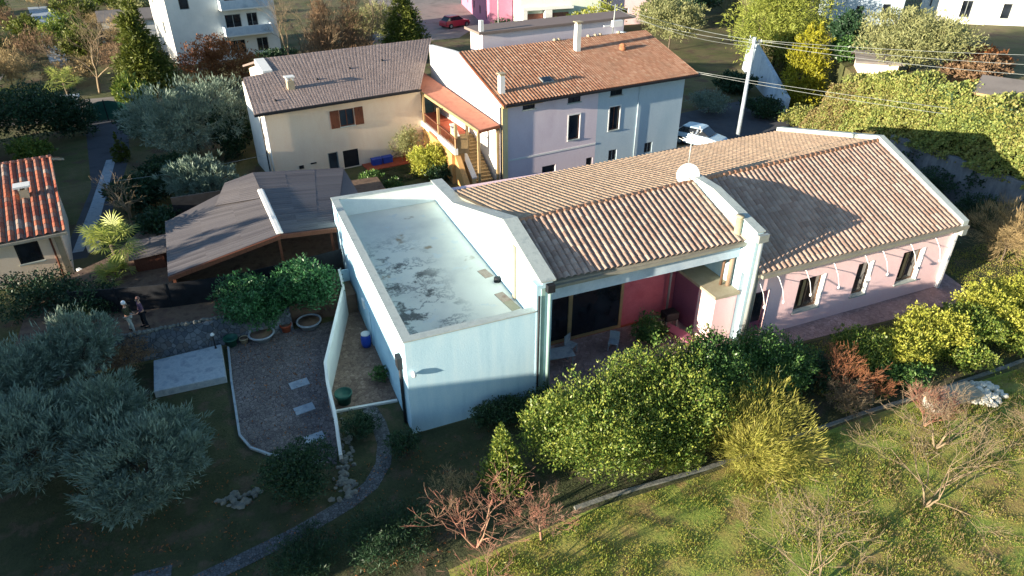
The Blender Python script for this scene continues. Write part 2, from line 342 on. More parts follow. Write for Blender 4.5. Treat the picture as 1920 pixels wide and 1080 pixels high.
# ------------------------------------------------------------------ vegetation helpers
def unit(v): return v/np.maximum(np.linalg.norm(v, axis=1, keepdims=True), 1e-9)
def leafcloud(rg, blobs, n, L, W, cs=.22, outw=.8, up=.3, fill=.45, per=22, zmin=0.03, rnd=1.0):
    B = np.array(blobs, float); nc = max(4, n//per)
    wt = (B[:, 3]*B[:, 4]+B[:, 3]*B[:, 5]); wt /= wt.sum()
    bi = rg.choice(len(B), nc, p=wt); d = unit(rg.normal(size=(nc, 3))); rad = rg.uniform(fill**2, 1, nc)**.5*rg.uniform(.85, 1.1, nc)
    Cc = B[bi, :3]+d*B[bi, 3:6]*rad[:, None]
    ci = rg.randint(0, nc, n); rr = B[bi[ci], 3:6]
    P = Cc[ci]+rg.normal(size=(n, 3))*rr*cs*.5
    dd = d[ci]; ax = unit(dd*outw+np.array([0, 0, up])+unit(rg.normal(size=(n, 3)))*rnd)
    sd = unit(np.cross(ax, rg.normal(size=(n, 3)))); k = rg.uniform(.6, 1.25, n)[:, None]
    keep = P[:, 2] > zmin; P, ax, sd, k = P[keep], ax[keep], sd[keep], k[keep]
    q = np.stack([P, P+ax*L*k*.5+sd*W*k*.5, P+ax*L*k, P+ax*L*k*.5-sd*W*k*.5], 1); return q.reshape(-1, 3)
def branch(mb, rnd, p, d, L, r, depth, spread=.6, nsub=3, grav=0, sides=5, segs=3, taper=.55):
    pts = [p]; rs = [r]
    for i in range(segs):
        d = (d+Vector((rnd.gauss(0, .14), rnd.gauss(0, .14), rnd.gauss(0, .1)+grav))).normalized()
        pts.append(pts[-1]+d*L/segs); rs.append(max(.0058, r*(1-(1-taper)*(i+1)/segs)))
    mb.tube(pts, rs, sides, cap=False)
    if depth <= 0: return
    for k in range(nsub+rnd.randint(0, 1)):
        t = rnd.uniform(.35, 1) if k else 1; i = min(int(t*segs), segs-1); q = pts[i].lerp(pts[i+1], t*segs-i)
        nd = (d+Vector((rnd.gauss(0, spread), rnd.gauss(0, spread), rnd.gauss(.12, spread*.6)))).normalized()
        branch(mb, rnd, q, nd, L*rnd.uniform(.55, .8), rs[i]*.62, depth-1, spread, nsub, grav, 4 if depth > 1 else 3, 2 if depth < 2 else 3, .5)
def bare_tree(name, label, x, y, h, seed, mat='twig', depth=4, stems=1, spread=.55, trunk=.3, r=.07, z=0, group=None, nsub=3, up=1.0, cat='bare tree', lean=(0, 0)):
    rnd = random.Random(seed); t = thing(name, label, cat, (x, y, z), group); tr = MB(); br = MB()
    for s in range(stems):
        a = rnd.uniform(0, 6.28); d = Vector((math.cos(a)*(.45 if stems > 1 else .08)+lean[0], math.sin(a)*(.45 if stems > 1 else .08)+lean[1], up)).normalized(); p = Vector((x, y, z-.05)); pts = [p]; rs = [r]
        for i in range(3): pts.append(pts[-1]+(d+Vector((rnd.gauss(0, .08), rnd.gauss(0, .08), 0)))*h*trunk/3); rs.append(r*(1-.12*(i+1)))
        tr.tube(pts, rs, 7, cap=False)
        for k in range(3 if stems > 1 else 5):
            nd = (d*.8+Vector((rnd.gauss(0, spread), rnd.gauss(0, spread), .25))).normalized()
            branch(br, rnd, pts[-1 if k % 2 == 0 else 2], nd, h*(1-trunk)*.48, rs[-1]*.75, depth-1, spread, nsub)
    tr.build('trunk', mat, t); br.build('branches', mat, t); return t
def tree(name, label, cat, x, y, blobs, mat, n, L, W, seed=0, z=0, trunk=.12, tmat='bark', group=None, limbs=5, part='crown', **kw):
    """blobs relative to base"""
    rg = np.random.RandomState(seed+7); rnd = random.Random(seed); t = thing(name, label, cat, (x, y, z), group)
    bl = [(x+b[0], y+b[1], z+b[2], b[3], b[4], b[5]) for b in blobs]
    top = max(bl, key=lambda b: b[2]); mb = MB(); th = max(.25, min(b[2]-b[5]*.3 for b in bl)-z)
    mb.tube([(x, y, z-.1), (x+.05, y, z+th*.5), (x, y+.04, z+th)], [trunk, trunk*.85, trunk*.7], 7, cap=False)
    for b in bl:
        for k in range(max(1, limbs//len(bl))):
            e = Vector((b[0]+rnd.uniform(-.6, .6)*b[3], b[1]+rnd.uniform(-.6, .6)*b[4], b[2]+rnd.uniform(0, .6)*b[5])); s0 = Vector((x, y, z+th*.9)); m = s0.lerp(e, .5)+Vector((0, 0, .15*b[5]))
            mb.tube([s0, m, e], [trunk*.5, trunk*.33, trunk*.12], 5, cap=False)
    mb.build('trunk', tmat, t)
    V1 = leafcloud(rg, bl, n, L, W, zmin=z+.03, **kw)
    k2 = dict(kw); k2.update(fill=.95, cs=.12, per=9, up=kw.get('up', .3)+.5)          # young shoots breaking the outline
    sh = [(b[0], b[1], b[2], b[3]*1.13, b[4]*1.13, b[5]*1.13) for b in bl]
    V2 = leafcloud(rg, sh, n//9, L*1.15, W, zmin=z+.03, **k2)
    npmesh(part, np.concatenate([V1, V2]), 4, mat, t); return t
def lump(seed, r, h, k=6, zc=None, sq=1.0, sub=.55):
    """a crown of one core and k lobes"""
    rnd = random.Random(seed); zc = zc if zc is not None else h*.55; o = [(0, 0, zc, r*.75, r*.75*sq, (h-zc)*.85)]
    for i in range(k):
        a = 6.28*i/k+rnd.uniform(-.4, .4); q = rnd.uniform(.45, .68); zz = zc+rnd.uniform(-.35, .35)*(h-zc); s = sub*rnd.uniform(.8, 1.15)
        o.append((math.cos(a)*r*q, math.sin(a)*r*q*sq, zz, r*s, r*s*sq, (h-zc)*s))
    return o
def cone(r, h, k=7, z0=.2, seed=0):
    rnd = random.Random(seed); o = []
    for i in range(k):
        t = i/(k-1); o.append((rnd.uniform(-.08, .08)*r, rnd.uniform(-.08, .08)*r, z0+(h-z0)*(t*.86+.08), r*(1-t)**.8+.12*r, r*(1-t)**.8+.12*r, (h-z0)/k*1.1))
    return o

# ------------------------------------------------------------------ the setting
def sheet(name, poly, z, mat, th=None, z0=None):
    mb = MB()
    if th: mb.prism(poly, z-th, z)
    else: mb.add([(x, y, z) for x, y in poly], [tuple(range(len(poly)))])
    return tag(mb.build(name, mat), kind='structure')
gm = MB(); N_ = 60
gx = [-400+800*(i/N_) for i in range(N_+1)]
gm.add([(x*2+40, y*2+100, 0) for y in gx for x in gx], [(j*(N_+1)+i, j*(N_+1)+i+1, (j+1)*(N_+1)+i+1, (j+1)*(N_+1)+i) for j in range(N_) for i in range(N_)])
tag(gm.build('ground', 'ground'), kind='structure')
sheet('lawn', [(-12, 12), (3.9, 12), (3.9, 14.9), (36, 14.9), (44, 15.5), (44, 26), (36.2, 26), (36.2, 19.5), (21, 20.2), (10.8, 21.3), (4.7, 21.35), (4.6, 31), (-12, 31)], .004, 'lawn')
sheet('meadow', [(3.9, 0), (48, 0), (48, 15.2), (44, 14.85), (32, 14.5), (22.8, 14.8), (14.6, 14.75), (9.5, 15.0), (3.9, 14.6)], .008, 'meadow')
# paved turning area left of the thin white wall
drv = [(-1.95, 31.2), (-2.0, 28), (-1.95, 24.1), (-1.6, 23.2), (-.9, 22.5), (0, 21.9), (1.4, 20.9), (1.75, 22.5), (1.85, 25.5), (4.05, 31.2)]
sheet('driveway', drv, .012, 'drive')
sheet('patio', [(1.9, 24.0), (4.66, 23.65), (4.66, 33.6), (4.2, 33.6), (2.0, 25.5)], .016, 'patio')
def ribbon(pts, w):
    L, Rr = [], []
    for i, (x, y) in enumerate(pts):
        a, b = pts[max(i-1, 0)], pts[min(i+1, len(pts)-1)]; d = Vector((b[0]-a[0], b[1]-a[1])).normalized()
        L.append((x-d.y*w/2, y+d.x*w/2)); Rr.append((x+d.y*w/2, y-d.x*w/2))
    return L, Rr
def path(name, pts, w, z, mat):
    L, Rr = ribbon(pts, w); n = len(pts); mb = MB()
    mb.add([(x, y, z) for x, y in L]+[(x, y, z) for x, y in Rr], [(i, n+i, n+i+1, i+1) for i in range(n-1)])
    return tag(mb.build(name, mat), kind='structure')
path('cobbled_path', [(3.35, 23.8), (3.5, 22.6), (3.45, 21.3), (3.1, 20.2), (2.4, 19.3), (1.5, 18.8), (.5, 18.45), (-.6, 18.1), (-2.4, 17.7), (-3.9, 17.4)], .62, .020, 'cobble')
path('cobbled_path', [(-4.6, 18.1), (-5.6, 18.2), (-7.2, 18.0), (-9, 17.6)], .7, .020, 'cobble')
sheet('brick_terrace', [(10.95, 20.9), (21, 20.3), (24.2, 20.2), (36.1, 19.55), (37.2, 23.6), (34.9, 23.6), (34.9, 21.45), (21.4, 21.45), (21.4, 25), (10.95, 25)], .024, 'terrace')
sheet('parking_yard', [(15, 36.2), (46, 36.2), (49, 47), (52, 56), (38, 54), (36, 46.5), (18.2, 44.3), (15, 44)], .006, 'asphalt')
sheet('road', [(-40, 77.5), (-13, 75), (-8.6, 75.5), (-3, 79), (-3, 82), (-40, 84)], .006, 'road')
sheet('garden_drive', [(-11.8, 73.8), (-8.2, 73.8), (-7.6, 62), (-8.3, 50), (-9.2, 44), (-10.6, 44), (-9.9, 56)], .010, 'asphalt')
sheet('concrete_path', [(-9.3, 62), (-8.6, 62), (-8.9, 50), (-9.5, 45), (-10.1, 45), (-9.7, 52)], .014, 'concrete')
sheet('street', [(20, 96), (33, 96.5), (42, 108), (48, 140), (30, 140), (25, 112)], .006, 'road')
sheet('back_road', [(-60, 92), (-22, 93.5), (-22, 98), (-60, 98)], .006, 'road')
# raised terrace behind the rubble wall, with the carport standing on it
sheet('upper_terrace', [(-11, 32.2), (-7.4, 32.25), (-2.1, 32.1), (4.6, 31.55), (4.6, 36.2), (9.5, 36.3), (9.5, 47.2), (-4.6, 47.2), (-7.5, 41.2), (-11, 38.5)], 1.1, 'soil', 1.3)
mb = MB(); rnd = random.Random(5)
mb.wedge([(-11, 31.9, 1.15), (-7.3, 31.95, 1.15), (-2.1, 31.75, 1.15), (1.2, 31.5, 1.15), (1.2, 31.8, 1.15), (-2.1, 32.08, 1.15), (-7.3, 32.24, 1.15), (-11, 32.19, 1.15)],
         [(-11, 31.2, -.1), (-7.3, 31.25, -.1), (-2.1, 31.1, -.1), (1.2, 31.1, -.1), (1.2, 31.8, -.1), (-2.1, 32.08, -.1), (-7.3, 32.24, -.1), (-11, 32.19, -.1)])
wall = mb.build('stone_wall', 'stonewall'); tag(wall, 'rubble stone retaining wall below the earth path where the two people stand', 'wall')
mb = MB()
for i in range(46):
    x = -7.2+i*.19; mb.blobrock((x, 31.98-.02*(x+7)+rnd.uniform(-.06, .06), 1.2), rnd.uniform(.1, .2), rnd)
mb.build('cap_stones', 'darkrock', wall)
slabm = MB().prism([(-5.2, 28.1), (-2.2, 28.0), (-2.25, 30.75), (-5.25, 30.6)], -.05, .36)
tag(slabm.build('concrete_slab', 'concrete', bevel=.03), 'pale grey concrete platform at the foot of the rubble wall beside the dark driveway', 'platform')
tp = thing('standpipe', 'small white topped post tap on the corner of the concrete platform', 'tap', (-2.5, 30.5, .36))
MB().lathe((-2.5, 30.5, .36), [(.06, 0), (.035, .05), (.03, .75)]).build('post', 'dark', tp); MB().lathe((-2.5, 30.5, 1.1), [(.09, 0), (.1, .06), (.04, .13)]).build('cap', 'dish', tp)
# kerb round the driveway
L, Rr = ribbon([(-1.97, 30.9), (-2.02, 28), (-1.97, 24.1), (-1.62, 23.15), (-.93, 22.42), (-.03, 21.8), (1.0, 21.1)], .09)
mb = MB(); n = len(L); mb.wedge([(x, y, .1) for x, y in L+Rr[::-1]][::-1], [(x, y, -.05) for x, y in L+Rr[::-1]][::-1])
tag(mb.build('kerb', 'concrete'), kind='structure')
# border of the upper garden
L, Rr = ribbon([(9.0, 15.25), (10.5, 15.25), (14.6, 15.0), (19, 15.0), (22.8, 15.0), (26.5, 14.85), (31.9, 14.8), (38, 15.0)], .15)
mb = MB(); mb.wedge([(x, y, .09) for x, y in L+Rr[::-1]][::-1], [(x, y, -.05) for x, y in L+Rr[::-1]][::-1])
tag(mb.build('border_wall', 'darkrock'), 'low pale stone border running along the meadow edge below the bushes', 'low wall')
for (x, y, s, g) in [(.8, 26.6, .42, 1), (.75, 24.75, .42, 2), (.85, 22.75, .40, 3)]:
    mb = MB(frame(x, y, 0, 8)).prism([(-s, -s*.62), (s, -s*.62), (s, s*.62), (-s, s*.62)], .0, .045)
    o = mb.build('paving_slab', 'concrete', bevel=.01)
    tag(o, {1: 'pale stepping slab on the dark driveway, farthest of three', 2: 'pale stepping slab on the dark driveway, middle of three', 3: 'pale stepping slab on the dark driveway, nearest the round bush'}[g], 'paving slab', 'stepping slabs on the driveway')
# hill on the right: retaining wall, ivy bank, plateau
def hill_strip(name, rows, mat):
    n = len(rows[0]); mb = MB(); mb.add([p for r in rows for p in r], [(j*n+i, j*n+i+1, (j+1)*n+i+1, (j+1)*n+i) for j in range(len(rows)-1) for i in range(n-1)], True)
    return tag(mb.build(name, mat), kind='structure')
ys = [-30, 5, 15, 20, 24, 28, 32, 36, 40, 44]
zt = lambda y: 6.3 if y < 38 else 6.3-(y-38)*.25
hill_strip('hillside', [[(46.6, y, -.1) for y in ys], [(47.0, y, 2.6 if y < 38 else .3) for y in ys], [(49.2, y, zt(y)-.3) for y in ys], [(51.5, y, zt(y)-.4) for y in ys], [(53.5, y, 4.3) for y in ys]], 'bank')
sheet('upper_ground', [(51.2, -30), (400, -30), (400, 420), (300, 420), (110, 150), (63.5, 68), (57, 53), (53.5, 47), (51.2, 44)], 4.5, 'ground', 4.6)
mb = MB(); yy = [4, 14, 20, 24, 28, 32, 34, 35.5]
mb.wedge([(46.35, y, 3.0) for y in yy]+[(46.75, y, 3.0) for y in yy[::-1]], [(46.15, y, -.1) for y in yy]+[(46.75, y, -.1) for y in yy[::-1]])
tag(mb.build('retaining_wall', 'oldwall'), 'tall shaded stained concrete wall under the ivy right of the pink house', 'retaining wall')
mb = MB(); mb.wedge([(49.6, 50.0, 1.7), (53.5, 57.5, 2.9), (58.2, 66.2, 3.9), (58.5, 66.0, 3.9), (53.8, 57.3, 2.9), (49.9, 49.8, 1.7)], [(49.4, 50.2, -.1), (53.3, 57.7, -.1), (58.0, 66.4, -.1), (58.5, 66.0, -.1), (53.8, 57.3, -.1), (49.9, 49.8, -.1)])
tag(mb.build('ramp_wall', 'whitewall'), 'bluish white wall climbing away behind the utility pole', 'wall')

# ------------------------------------------------------------------ blue flat-roofed wing
BX = thing('blue_annex', 'pale blue flat roofed block with a stained sunken roof deck and a raised gable wall', 'building', (7.7, 28.7, 0))
mb = MB()
X0, X1, XF, Y0, Y1 = 4.65, 10.45, 10.9, 21.4, 36.15
wall_holes(mb, X0, 10.2, -.1, 4.65, [], .28)
mb.box(X0, X0+.28, Y0+.28, Y1-.28, -.1, 4.65); mb.box(X0, X1, Y1-.28, Y1, -.1, 4.65)
mb.v = [Vector((v.x, v.y+Y0, v.z)) if i < 20 else v for i, v in enumerate(mb.v)] if False else mb.v
bw = MB(frame(0, Y0)); wall_holes(bw, X0, 10.2, -.1, 4.65, [], .28); bw.build('front_wall', 'bluepanel', BX)
MB().box(X0, X0+.28, Y0+.281, Y1-.281, -.1, 4.65).build('side_wall', 'blue', BX)
MB().box(X0, X1, Y1-.28, Y1, -.1, 4.65).build('rear_wall', 'blue', BX)
prof = [(Y0-.02, -.1), (Y1+.02, -.1), (Y1+.02, 4.70), (32.3, 4.9), (25.25, 7.0), (Y0-.02, 5.95)]
MB().yzx(prof, X1, XF).build('gable_wall', 'bluepanel', BX)
MB().box(10.2, X1-.002, Y0-.02, Y0+.5, -.1, 5.85).build('corner_pier', 'bluepanel', BX)
MB().box(X0+.285, X1-.005, Y1-.31, Y1-.282, 3.625, 4.648).build('parapet_lining', 'white', BX)
MB().box(X0+.28, X1, Y0+.28, Y1-.28, 3.2, 3.62).build('roof_deck', 'roofdeck', BX)
cp = [((Y1+.08), 4.72), (32.3, 4.92), (25.25, 7.02), (Y0-.08, 5.97)]
mb = MB()
for (a, b), (c, d) in zip(cp, cp[1:]): mb.wedge([(X1-.1, a, b+.07), (X1-.1, c, d+.07), (XF+.12, c, d+.07), (XF+.12, a, b+.07)], [(X1-.1, a, b), (X1-.1, c, d), (XF+.12, c, d), (XF+.12, a, b)])
mb.build('gable_coping', 'coping', BX)
mb = MB(); c0 = 4.652
mb.box(X0-.05, X0+.33, Y0-.05, Y1+.05, c0, c0+.05).box(X0+.33, 10.2, Y0-.05, Y0+.33, c0, c0+.05).box(X0+.33, X1-.11, Y1-.33, Y1+.05, c0, c0+.05)
mb.build('parapet_coping', 'coping', BX)
MB().box(X1-.09, X1-.012, 24.0, 24.25, 3.7, 6.3).build('render_strip', 'beigecap', BX)
for nm, x, y, m in [('roof_patch', 10.05, 26.8, 'patchrust'), ('roof_patch', 10.0, 24.5, 'patchrust'), ('roof_patch', 10.1, 23.7, 'beigecap')]:
    MB(frame(x, y, 0, 8)).prism([(-.22, -.4), (.22, -.4), (.22, .4), (-.22, .4)], 3.62, 3.635).build(nm, m, BX)
MB().lathe((10.3, 25.9, 3.62), [(.16, 0), (.16, .2), (.1, .24)]).build('roof_outlet', 'dark', BX)
g = MB(); g.tube([(10.28, 21.3, 0), (10.28, 21.3, 5.4)], .05); g.build('downpipe', 'dark', BX)
g = MB(); g.tube([(10.72, 21.25, 0), (10.72, 21.25, 5.75)], .085); g.build('downpipe', 'pipe', BX)
MB().box(10.4, 10.56, 21.33, 21.379, 0, 5.7).build('pilaster', 'pipe', BX)
MB().box(10.58, 10.9, 21.12, 21.36, 5.55, 5.9).build('rain_head', 'dark', BX)
wl = MB().box(4.44, 4.64, 22.0, 22.4, 2.95, 3.5).build('rain_head', 'dark', BX)
MB().tube([(4.56, 22.15, 0), (4.56, 22.15, 3.0)], .07).build('downpipe', 'dark', BX)
MB().lathe((4.9, 21.28, 3.0), [(.05, 0), (.11, .08), (.05, .26)]).build('lamp', 'dish', BX)
MB().box(4.60, 4.648, 28.2, 29.1, .02, 2.05).build('door', 'bluepanel', BX)
MB().box(4.55, 4.647, 29.3, 29.7, 1.5, 1.95).build('meter_box', 'dish', BX)
# thin white screen wall of the narrow patio
pts = [(4.15, 33.4), (4.0, 31.5), (3.1, 28.8), (2.0, 25.5), (1.88, 24.6), (1.82, 22.8), (1.62, 21.0)]
tops = [1.75, 1.75, 1.7, 1.65, 1.3, 1.0, .35]
L, Rr = ribbon(pts, .13); mb = MB()
for i in range(len(pts)-1):
    q = [(L[i][0], L[i][1], tops[i]), (L[i+1][0], L[i+1][1], tops[i+1]), (Rr[i+1][0], Rr[i+1][1], tops[i+1]), (Rr[i][0], Rr[i][1], tops[i])]
    mb.wedge(q, [(x, y, -.1) for x, y, z in q])
gw = mb.build('screen_wall', 'white'); tag(gw, 'thin low white wall between the dark driveway and the brown patio', 'wall')
tag(MB().wedge([(1.95, 23.95, .1), (4.6, 23.62, .1), (4.6, 23.74, .1), (1.95, 24.07, .1)], [(1.95, 23.95, -.05), (4.6, 23.62, -.05), (4.6, 23.74, -.05), (1.95, 24.07, -.05)]).build('edging', 'white'), kind='structure')
pn = thing('garden_gate', 'white panel gate closing the far end of the narrow patio', 'gate', (4.4, 33.2, 0))
MB().box(4.2, 4.62, 33.1, 33.16, .1, 1.8).build('panel', 'bluepanel', pn); MB().tube([(4.2, 33.13, 0), (4.2, 33.13, 1.95)], .03).build('post', 'metal', pn)

# ------------------------------------------------------------------ pink house with barrel tile roof
H = thing('pink_house', 'long pink house with pinkish barrel tile roof, veranda and white awning arms', 'house', (23, 27, 0))
F0 = frame(0, 21.4)
wins = [(24.5, 26.15, .95, 2.85), (28.35, 29.35, .95, 2.9), (31.5, 33.05, .95, 2.9)]; door = (21.75, 22.7, .05, 2.75)
mb = MB(F0); wall_holes(mb, 21.42, 34.9, -.1, 4.1, wins+[door], .35); fw = mb.build('front_wall', 'pink', H)
for k, w in enumerate(wins):
    o = window(H, F0, *w, fmat='bronze', gmat='glassbrown', depth=.24, mull=0 if k == 1 else 1, fw=.09)
    MB(F0).box(w[1]-.012, w[1]+.05, -.02, .2, w[2], w[3]).build('reveal', 'dish', o)
    if k != 1: MB(F0).box(w[0]+.45, w[0]+.62, .16, .2, w[2]+.2, w[3]-.2).build('shutter_leaf', 'timber', o)
dd = MB(F0).box(door[0], door[1], .2, .26, door[2], door[3]).build('door', 'mauve', H); MB(F0).box(door[0]+.12, door[1]-.12, .185, .199, .9, 2.55).build('pane', 'glass', dd)
MB(frame(0, 0)).yzx([(21.4+.352, -.1), (34.9, -.1), (34.9, 4.7), (27.4, 6.5), (21.752, 4.15)], 34.55, 34.9).build('gable_wall', 'pink', H)
MB().box(10.95, 34.54, 34.55, 34.9, -.1, 4.7).build('rear_wall', 'pink', H)
# veranda
MB().box(10.92, 21.01, 24.9, 25.2, -.1, 5.6).build('veranda_wall', 'red', H)
MB(frame(0, 24.78)).box(10.93, 21.0, 0, .119, -.05, .06).build('plinth', 'terracotta', H)
fr = frame(0, 24.84)
sd = MB(fr); sd.box(11.3, 16.6, -.06, .05, .05, .2).box(11.3, 16.6, -.06, .05, 2.95, 3.12).box(16.45, 16.6, -.06, .05, .2, 2.95).box(13.55, 13.75, -.06, .05, .2, 2.95).box(11.3, 11.45, -.06, .05, .2, 2.95)
sd = sd.build('sliding_door', 'timber', H)
for a, b in ((11.46, 13.54), (13.76, 16.44)): MB(fr).box(a, b, -.01, .01, .21, 2.94).build('pane', 'glass', sd)
MB().box(10.93, 21.0, 22.1, 22.42, 4.55, 5.05).build('eave_beam', 'whitewall', H)
MB().box(10.93, 21.0, 22.43, 24.88, 4.95, 5.05).build('veranda_ceiling', 'steel', H)
an = MB().box(19.75, 21.01, 21.75, 24.88, -.1, 2.76); an.build('side_store', 'pink', H)
MB().box(19.71, 19.745, 23.0, 24.87, .0, 2.76).build('store_side_shade', 'mauve', H)  # thin mauve sheet paints the cast shade on the pink side wall
MB().box(19.58, 21.015, 21.6, 24.89, 2.765, 2.92).build('store_roof_slab', 'beigecap', H)
MB().box(18.9, 21.01, 24.4, 24.88, 3.3, 4.94).build('upper_infill', 'steel', H)
MB().tube([(19.2, 24.6, .1), (19.2, 24.6, 4.8)], .06).build('downpipe', 'metal', H)
MB().lathe((20.82, 22.3, 2.925), [(.11, 0), (.11, 2.0)]).build('flue_pipe', 'brownpipe', H)
MB().lathe((20.55, 22.5, 2.925), [(.07, 0), (.07, 2.0)]).build('flue_pipe', 'bronze', H)
# middle parapet fin and end pier
pf = [(21.25, 3.9), (21.76, 3.9), (21.76, -.1), (25.0, -.1), (25.0, 5.5), (26.35, 6.2), (26.35, 7.0), (24.6, 6.95), (21.25, 6.15)]
MB().yzx(pf, 21.02, 21.36).build('parapet_fin', 'bluepanel', H)
MB().box(21.02, 21.36, 21.25, 21.5, -.1, 3.898).build('end_pier', 'bluepanel', H)
cpp = [(26.4, 7.02), (24.6, 6.97), (21.2, 6.17)]; mb = MB()
for (a, b), (c, d) in zip(cpp, cpp[1:]): mb.wedge([(20.96, a, b+.06), (20.96, c, d+.06), (21.42, c, d+.06), (21.42, a, b+.06)], [(20.96, a, b), (20.96, c, d), (21.42, c, d), (21.42, a, b)])
mb.build('fin_coping', 'coping', H)
MB().lathe((20.85, 22.35, 5.4), [(.26, 0), (.26, .12), (.16, .16), (.16, 1.1), (.2, 1.12), (.2, 1.2)]).build('chimney_flue', 'beigecap', H)
MB().box(20.95, 21.5, 21.0, 21.18, 5.75, 6.12).build('rain_head', 'metal', H)
MB().tube([(21.18, 21.08, .1), (21.18, 21.08, 5.75)], .1).build('downpipe', 'metal', H)
MB().tube([(21.43, 21.1, .1), (21.43, 21.1, 4.0)], .06).build('downpipe', 'gutter', H)
# roofs
RL, RM, RR = (10.95, 25.25, 6.80), (21.2, 26.2, 6.72), (34.75, 27.35, 6.62)
EL, EM = (10.95, 21.9, 5.56), (21.0, 21.9, 5.42)
RM2 = (21.36, 26.2, 6.72); ER0, ER1 = (21.36, 21.0, 4.05), (34.75, 21.0, 4.05)
BL, BM, BR = (10.95, 34.15, 4.75), (21.3, 34.75, 4.78), (34.75, 35.2, 4.8)
dn = lambda q, e=.0: [(x, y, z-e) for x, y, z in q]
ro = MB()
for q in ([RL, RM, EM, EL], [RM2, RR, ER1, ER0], [RL, RM, BM, BL], [RM2, RR, BR, BM]):
    for k in range(8):
        a, b = k/8, (k+1)/8; V_ = [Vector(p) for p in q]; t0, t1, b0, b1 = V_[0].lerp(V_[1], a), V_[0].lerp(V_[1], b), V_[3].lerp(V_[2], a), V_[3].lerp(V_[2], b)
        ro.slab(dn([tuple(t0), tuple(t1), tuple(b1), tuple(b0)], .04), .12)
ro = ro.build('roof', 'gutter', H)
tiles('tile_field', [RL, RM, EM, EL], 'tile', ro, lift=.09, seed=2, amp=.06); tiles('tile_field', [RM2, RR, ER1, ER0], 'tile', ro, seed=3, amp=.05)
tiles('tile_field', [RL, RM, BM, BL], 'tileback', ro, seed=4, amp=.035); tiles('tile_field', [RM, RR, BR, BM], 'tileback', ro, seed=5, amp=.035)
mb = MB()
for A, B in ((RL, RM), (RM, RR)):
    A, B = Vector(A), Vector(B); n = int((B-A).length/.38)
    for i in range(n): mb.tube([A.lerp(B, i/n)+Vector((0, 0, .05)), A.lerp(B, (i+1.08)/n)+Vector((0, 0, .07))], [.12, .135], 7)
mb.build('ridge_tiles', 'tileridge', ro)
MB().wedge([(34.7, 20.95, 4.3), (35.1, 20.95, 4.3), (35.1, 27.35, 6.95), (34.7, 27.35, 6.95)], [(34.7, 20.95, 3.9), (35.1, 20.95, 3.9), (35.1, 27.35, 6.4), (34.7, 27.35, 6.4)]).build('verge_coping', 'coping', ro)
MB().wedge([(34.7, 27.36, 6.95), (35.1, 27.36, 6.95), (35.1, 35.3, 5.1), (34.7, 35.3, 5.1)], [(34.7, 27.36, 6.4), (35.1, 27.36, 6.4), (35.1, 35.3, 4.6), (34.7, 35.3, 4.6)]).build('verge_coping', 'coping', ro)
MB().box(21.5, 35.15, 20.84, 20.99, 3.86, 4.03).build('gutter', 'gutter', ro); MB().box(11.0, 21.0, 21.76, 21.9, 5.28, 5.42).build('gutter', 'gutter', ro)
MB().box(34.92, 35.1, 21.22, 21.4, 0, 3.9).build('downpipe', 'dish', H)
MB().box(34.85, 35.2, 20.9, 21.2, 3.45, 3.85).build('rain_head', 'metal', H)
# awning arms
arm0 = None
for x in (21.6, 22.75, 24.42, 26.2, 28.25, 29.45, 31.4, 33.2):
    if arm0 is None:
        m = MB(); m.tube([(x, 21.38, 3.6), (x+.02, 21.1, 3.52), (x+.03, 20.75, 3.1), (x+.04, 20.55, 2.55)], .018, 6); m.lathe((x+.04, 20.55, 2.42), [(.05, 0), (.06, .1), (.03, .16)], 8)
        arm0 = m.build('awning_arm', 'dish', H); x00 = x
    else:
        a = arm0.copy(); COL.objects.link(a); a.parent = H; a.location.x = x-x00
# dish, antenna
mast = thing('antenna_mast', 'tall thin aerial mast with small rods standing on the tiled ridge behind the dish', 'antenna', (20.85, 26.55, 6.6))
MB().tube([(20.85, 26.55, 6.6), (20.85, 26.55, 9.25)], .03, 8).build('pole', 'metal', mast)
mb = MB(); mb.tube([(20.2, 26.4, 8.95), (21.15, 26.6, 9.0)], .022, 6); mb.tube([(20.85, 26.3, 9.1), (20.95, 26.85, 9.1)], .02, 6)
for k in range(5): mb.tube([(20.25+k*.2, 26.2, 8.96+.01*k), (20.2+k*.2, 26.7, 8.96+.01*k)], .014, 5)
mb.tube([(20.75, 26.5, 8.75), (21.2, 26.62, 9.25)], .05, 8); mb.tube([(21.0, 26.5, 9.0), (21.18, 26.3, 9.3), (21.1, 26.4, 9.5)], .04, 6)
mb.build('aerial', 'dish', mast)
dsh = thing('satellite_dish', 'round white satellite dish on the tiled roof ridge', 'satellite dish', (20.7, 26.3, 6.6))
mb = MB(); prof = [(0.001, .0), (.25, .02), (.45, .06), (.58, .11)]; n = 28
c0 = Vector((20.72, 26.3, 7.12)); ax = (Vector((-.42, -.86, .28))).normalized(); q = ax.to_track_quat('Z', 'Y')
vs, fs = [], []
for off in (0, -.015):
    for r, z in prof: vs += [tuple(c0+q @ Vector((r*math.cos(6.2832*k/n), r*math.sin(6.2832*k/n), z+off-.05))) for k in range(n)]
for s in range(2):
    b = s*4*n
    for i in range(3):
        for k in range(n): f = (b+i*n+k, b+i*n+(k+1) % n, b+(i+1)*n+(k+1) % n, b+(i+1)*n+k); fs.append(f if s == 0 else f[::-1])
for k in range(n): fs.append((3*n+k, 3*n+(k+1) % n, 7*n+(k+1) % n, 7*n+k))
mb.add(vs, fs, True); mb.build('reflector', 'dish', dsh)
mb = MB(); mb.tube([c0, c0+ax*.5+Vector((0, 0, -.25))], .02, 6); mb.tube([c0+ax*.5+Vector((0, 0, -.25)), c0+ax*.42+Vector((0, 0, -.12))], .05, 8); mb.tube([c0-ax*.05, (20.85, 26.5, 6.95), (20.85, 26.5, 6.6)], .035, 8)
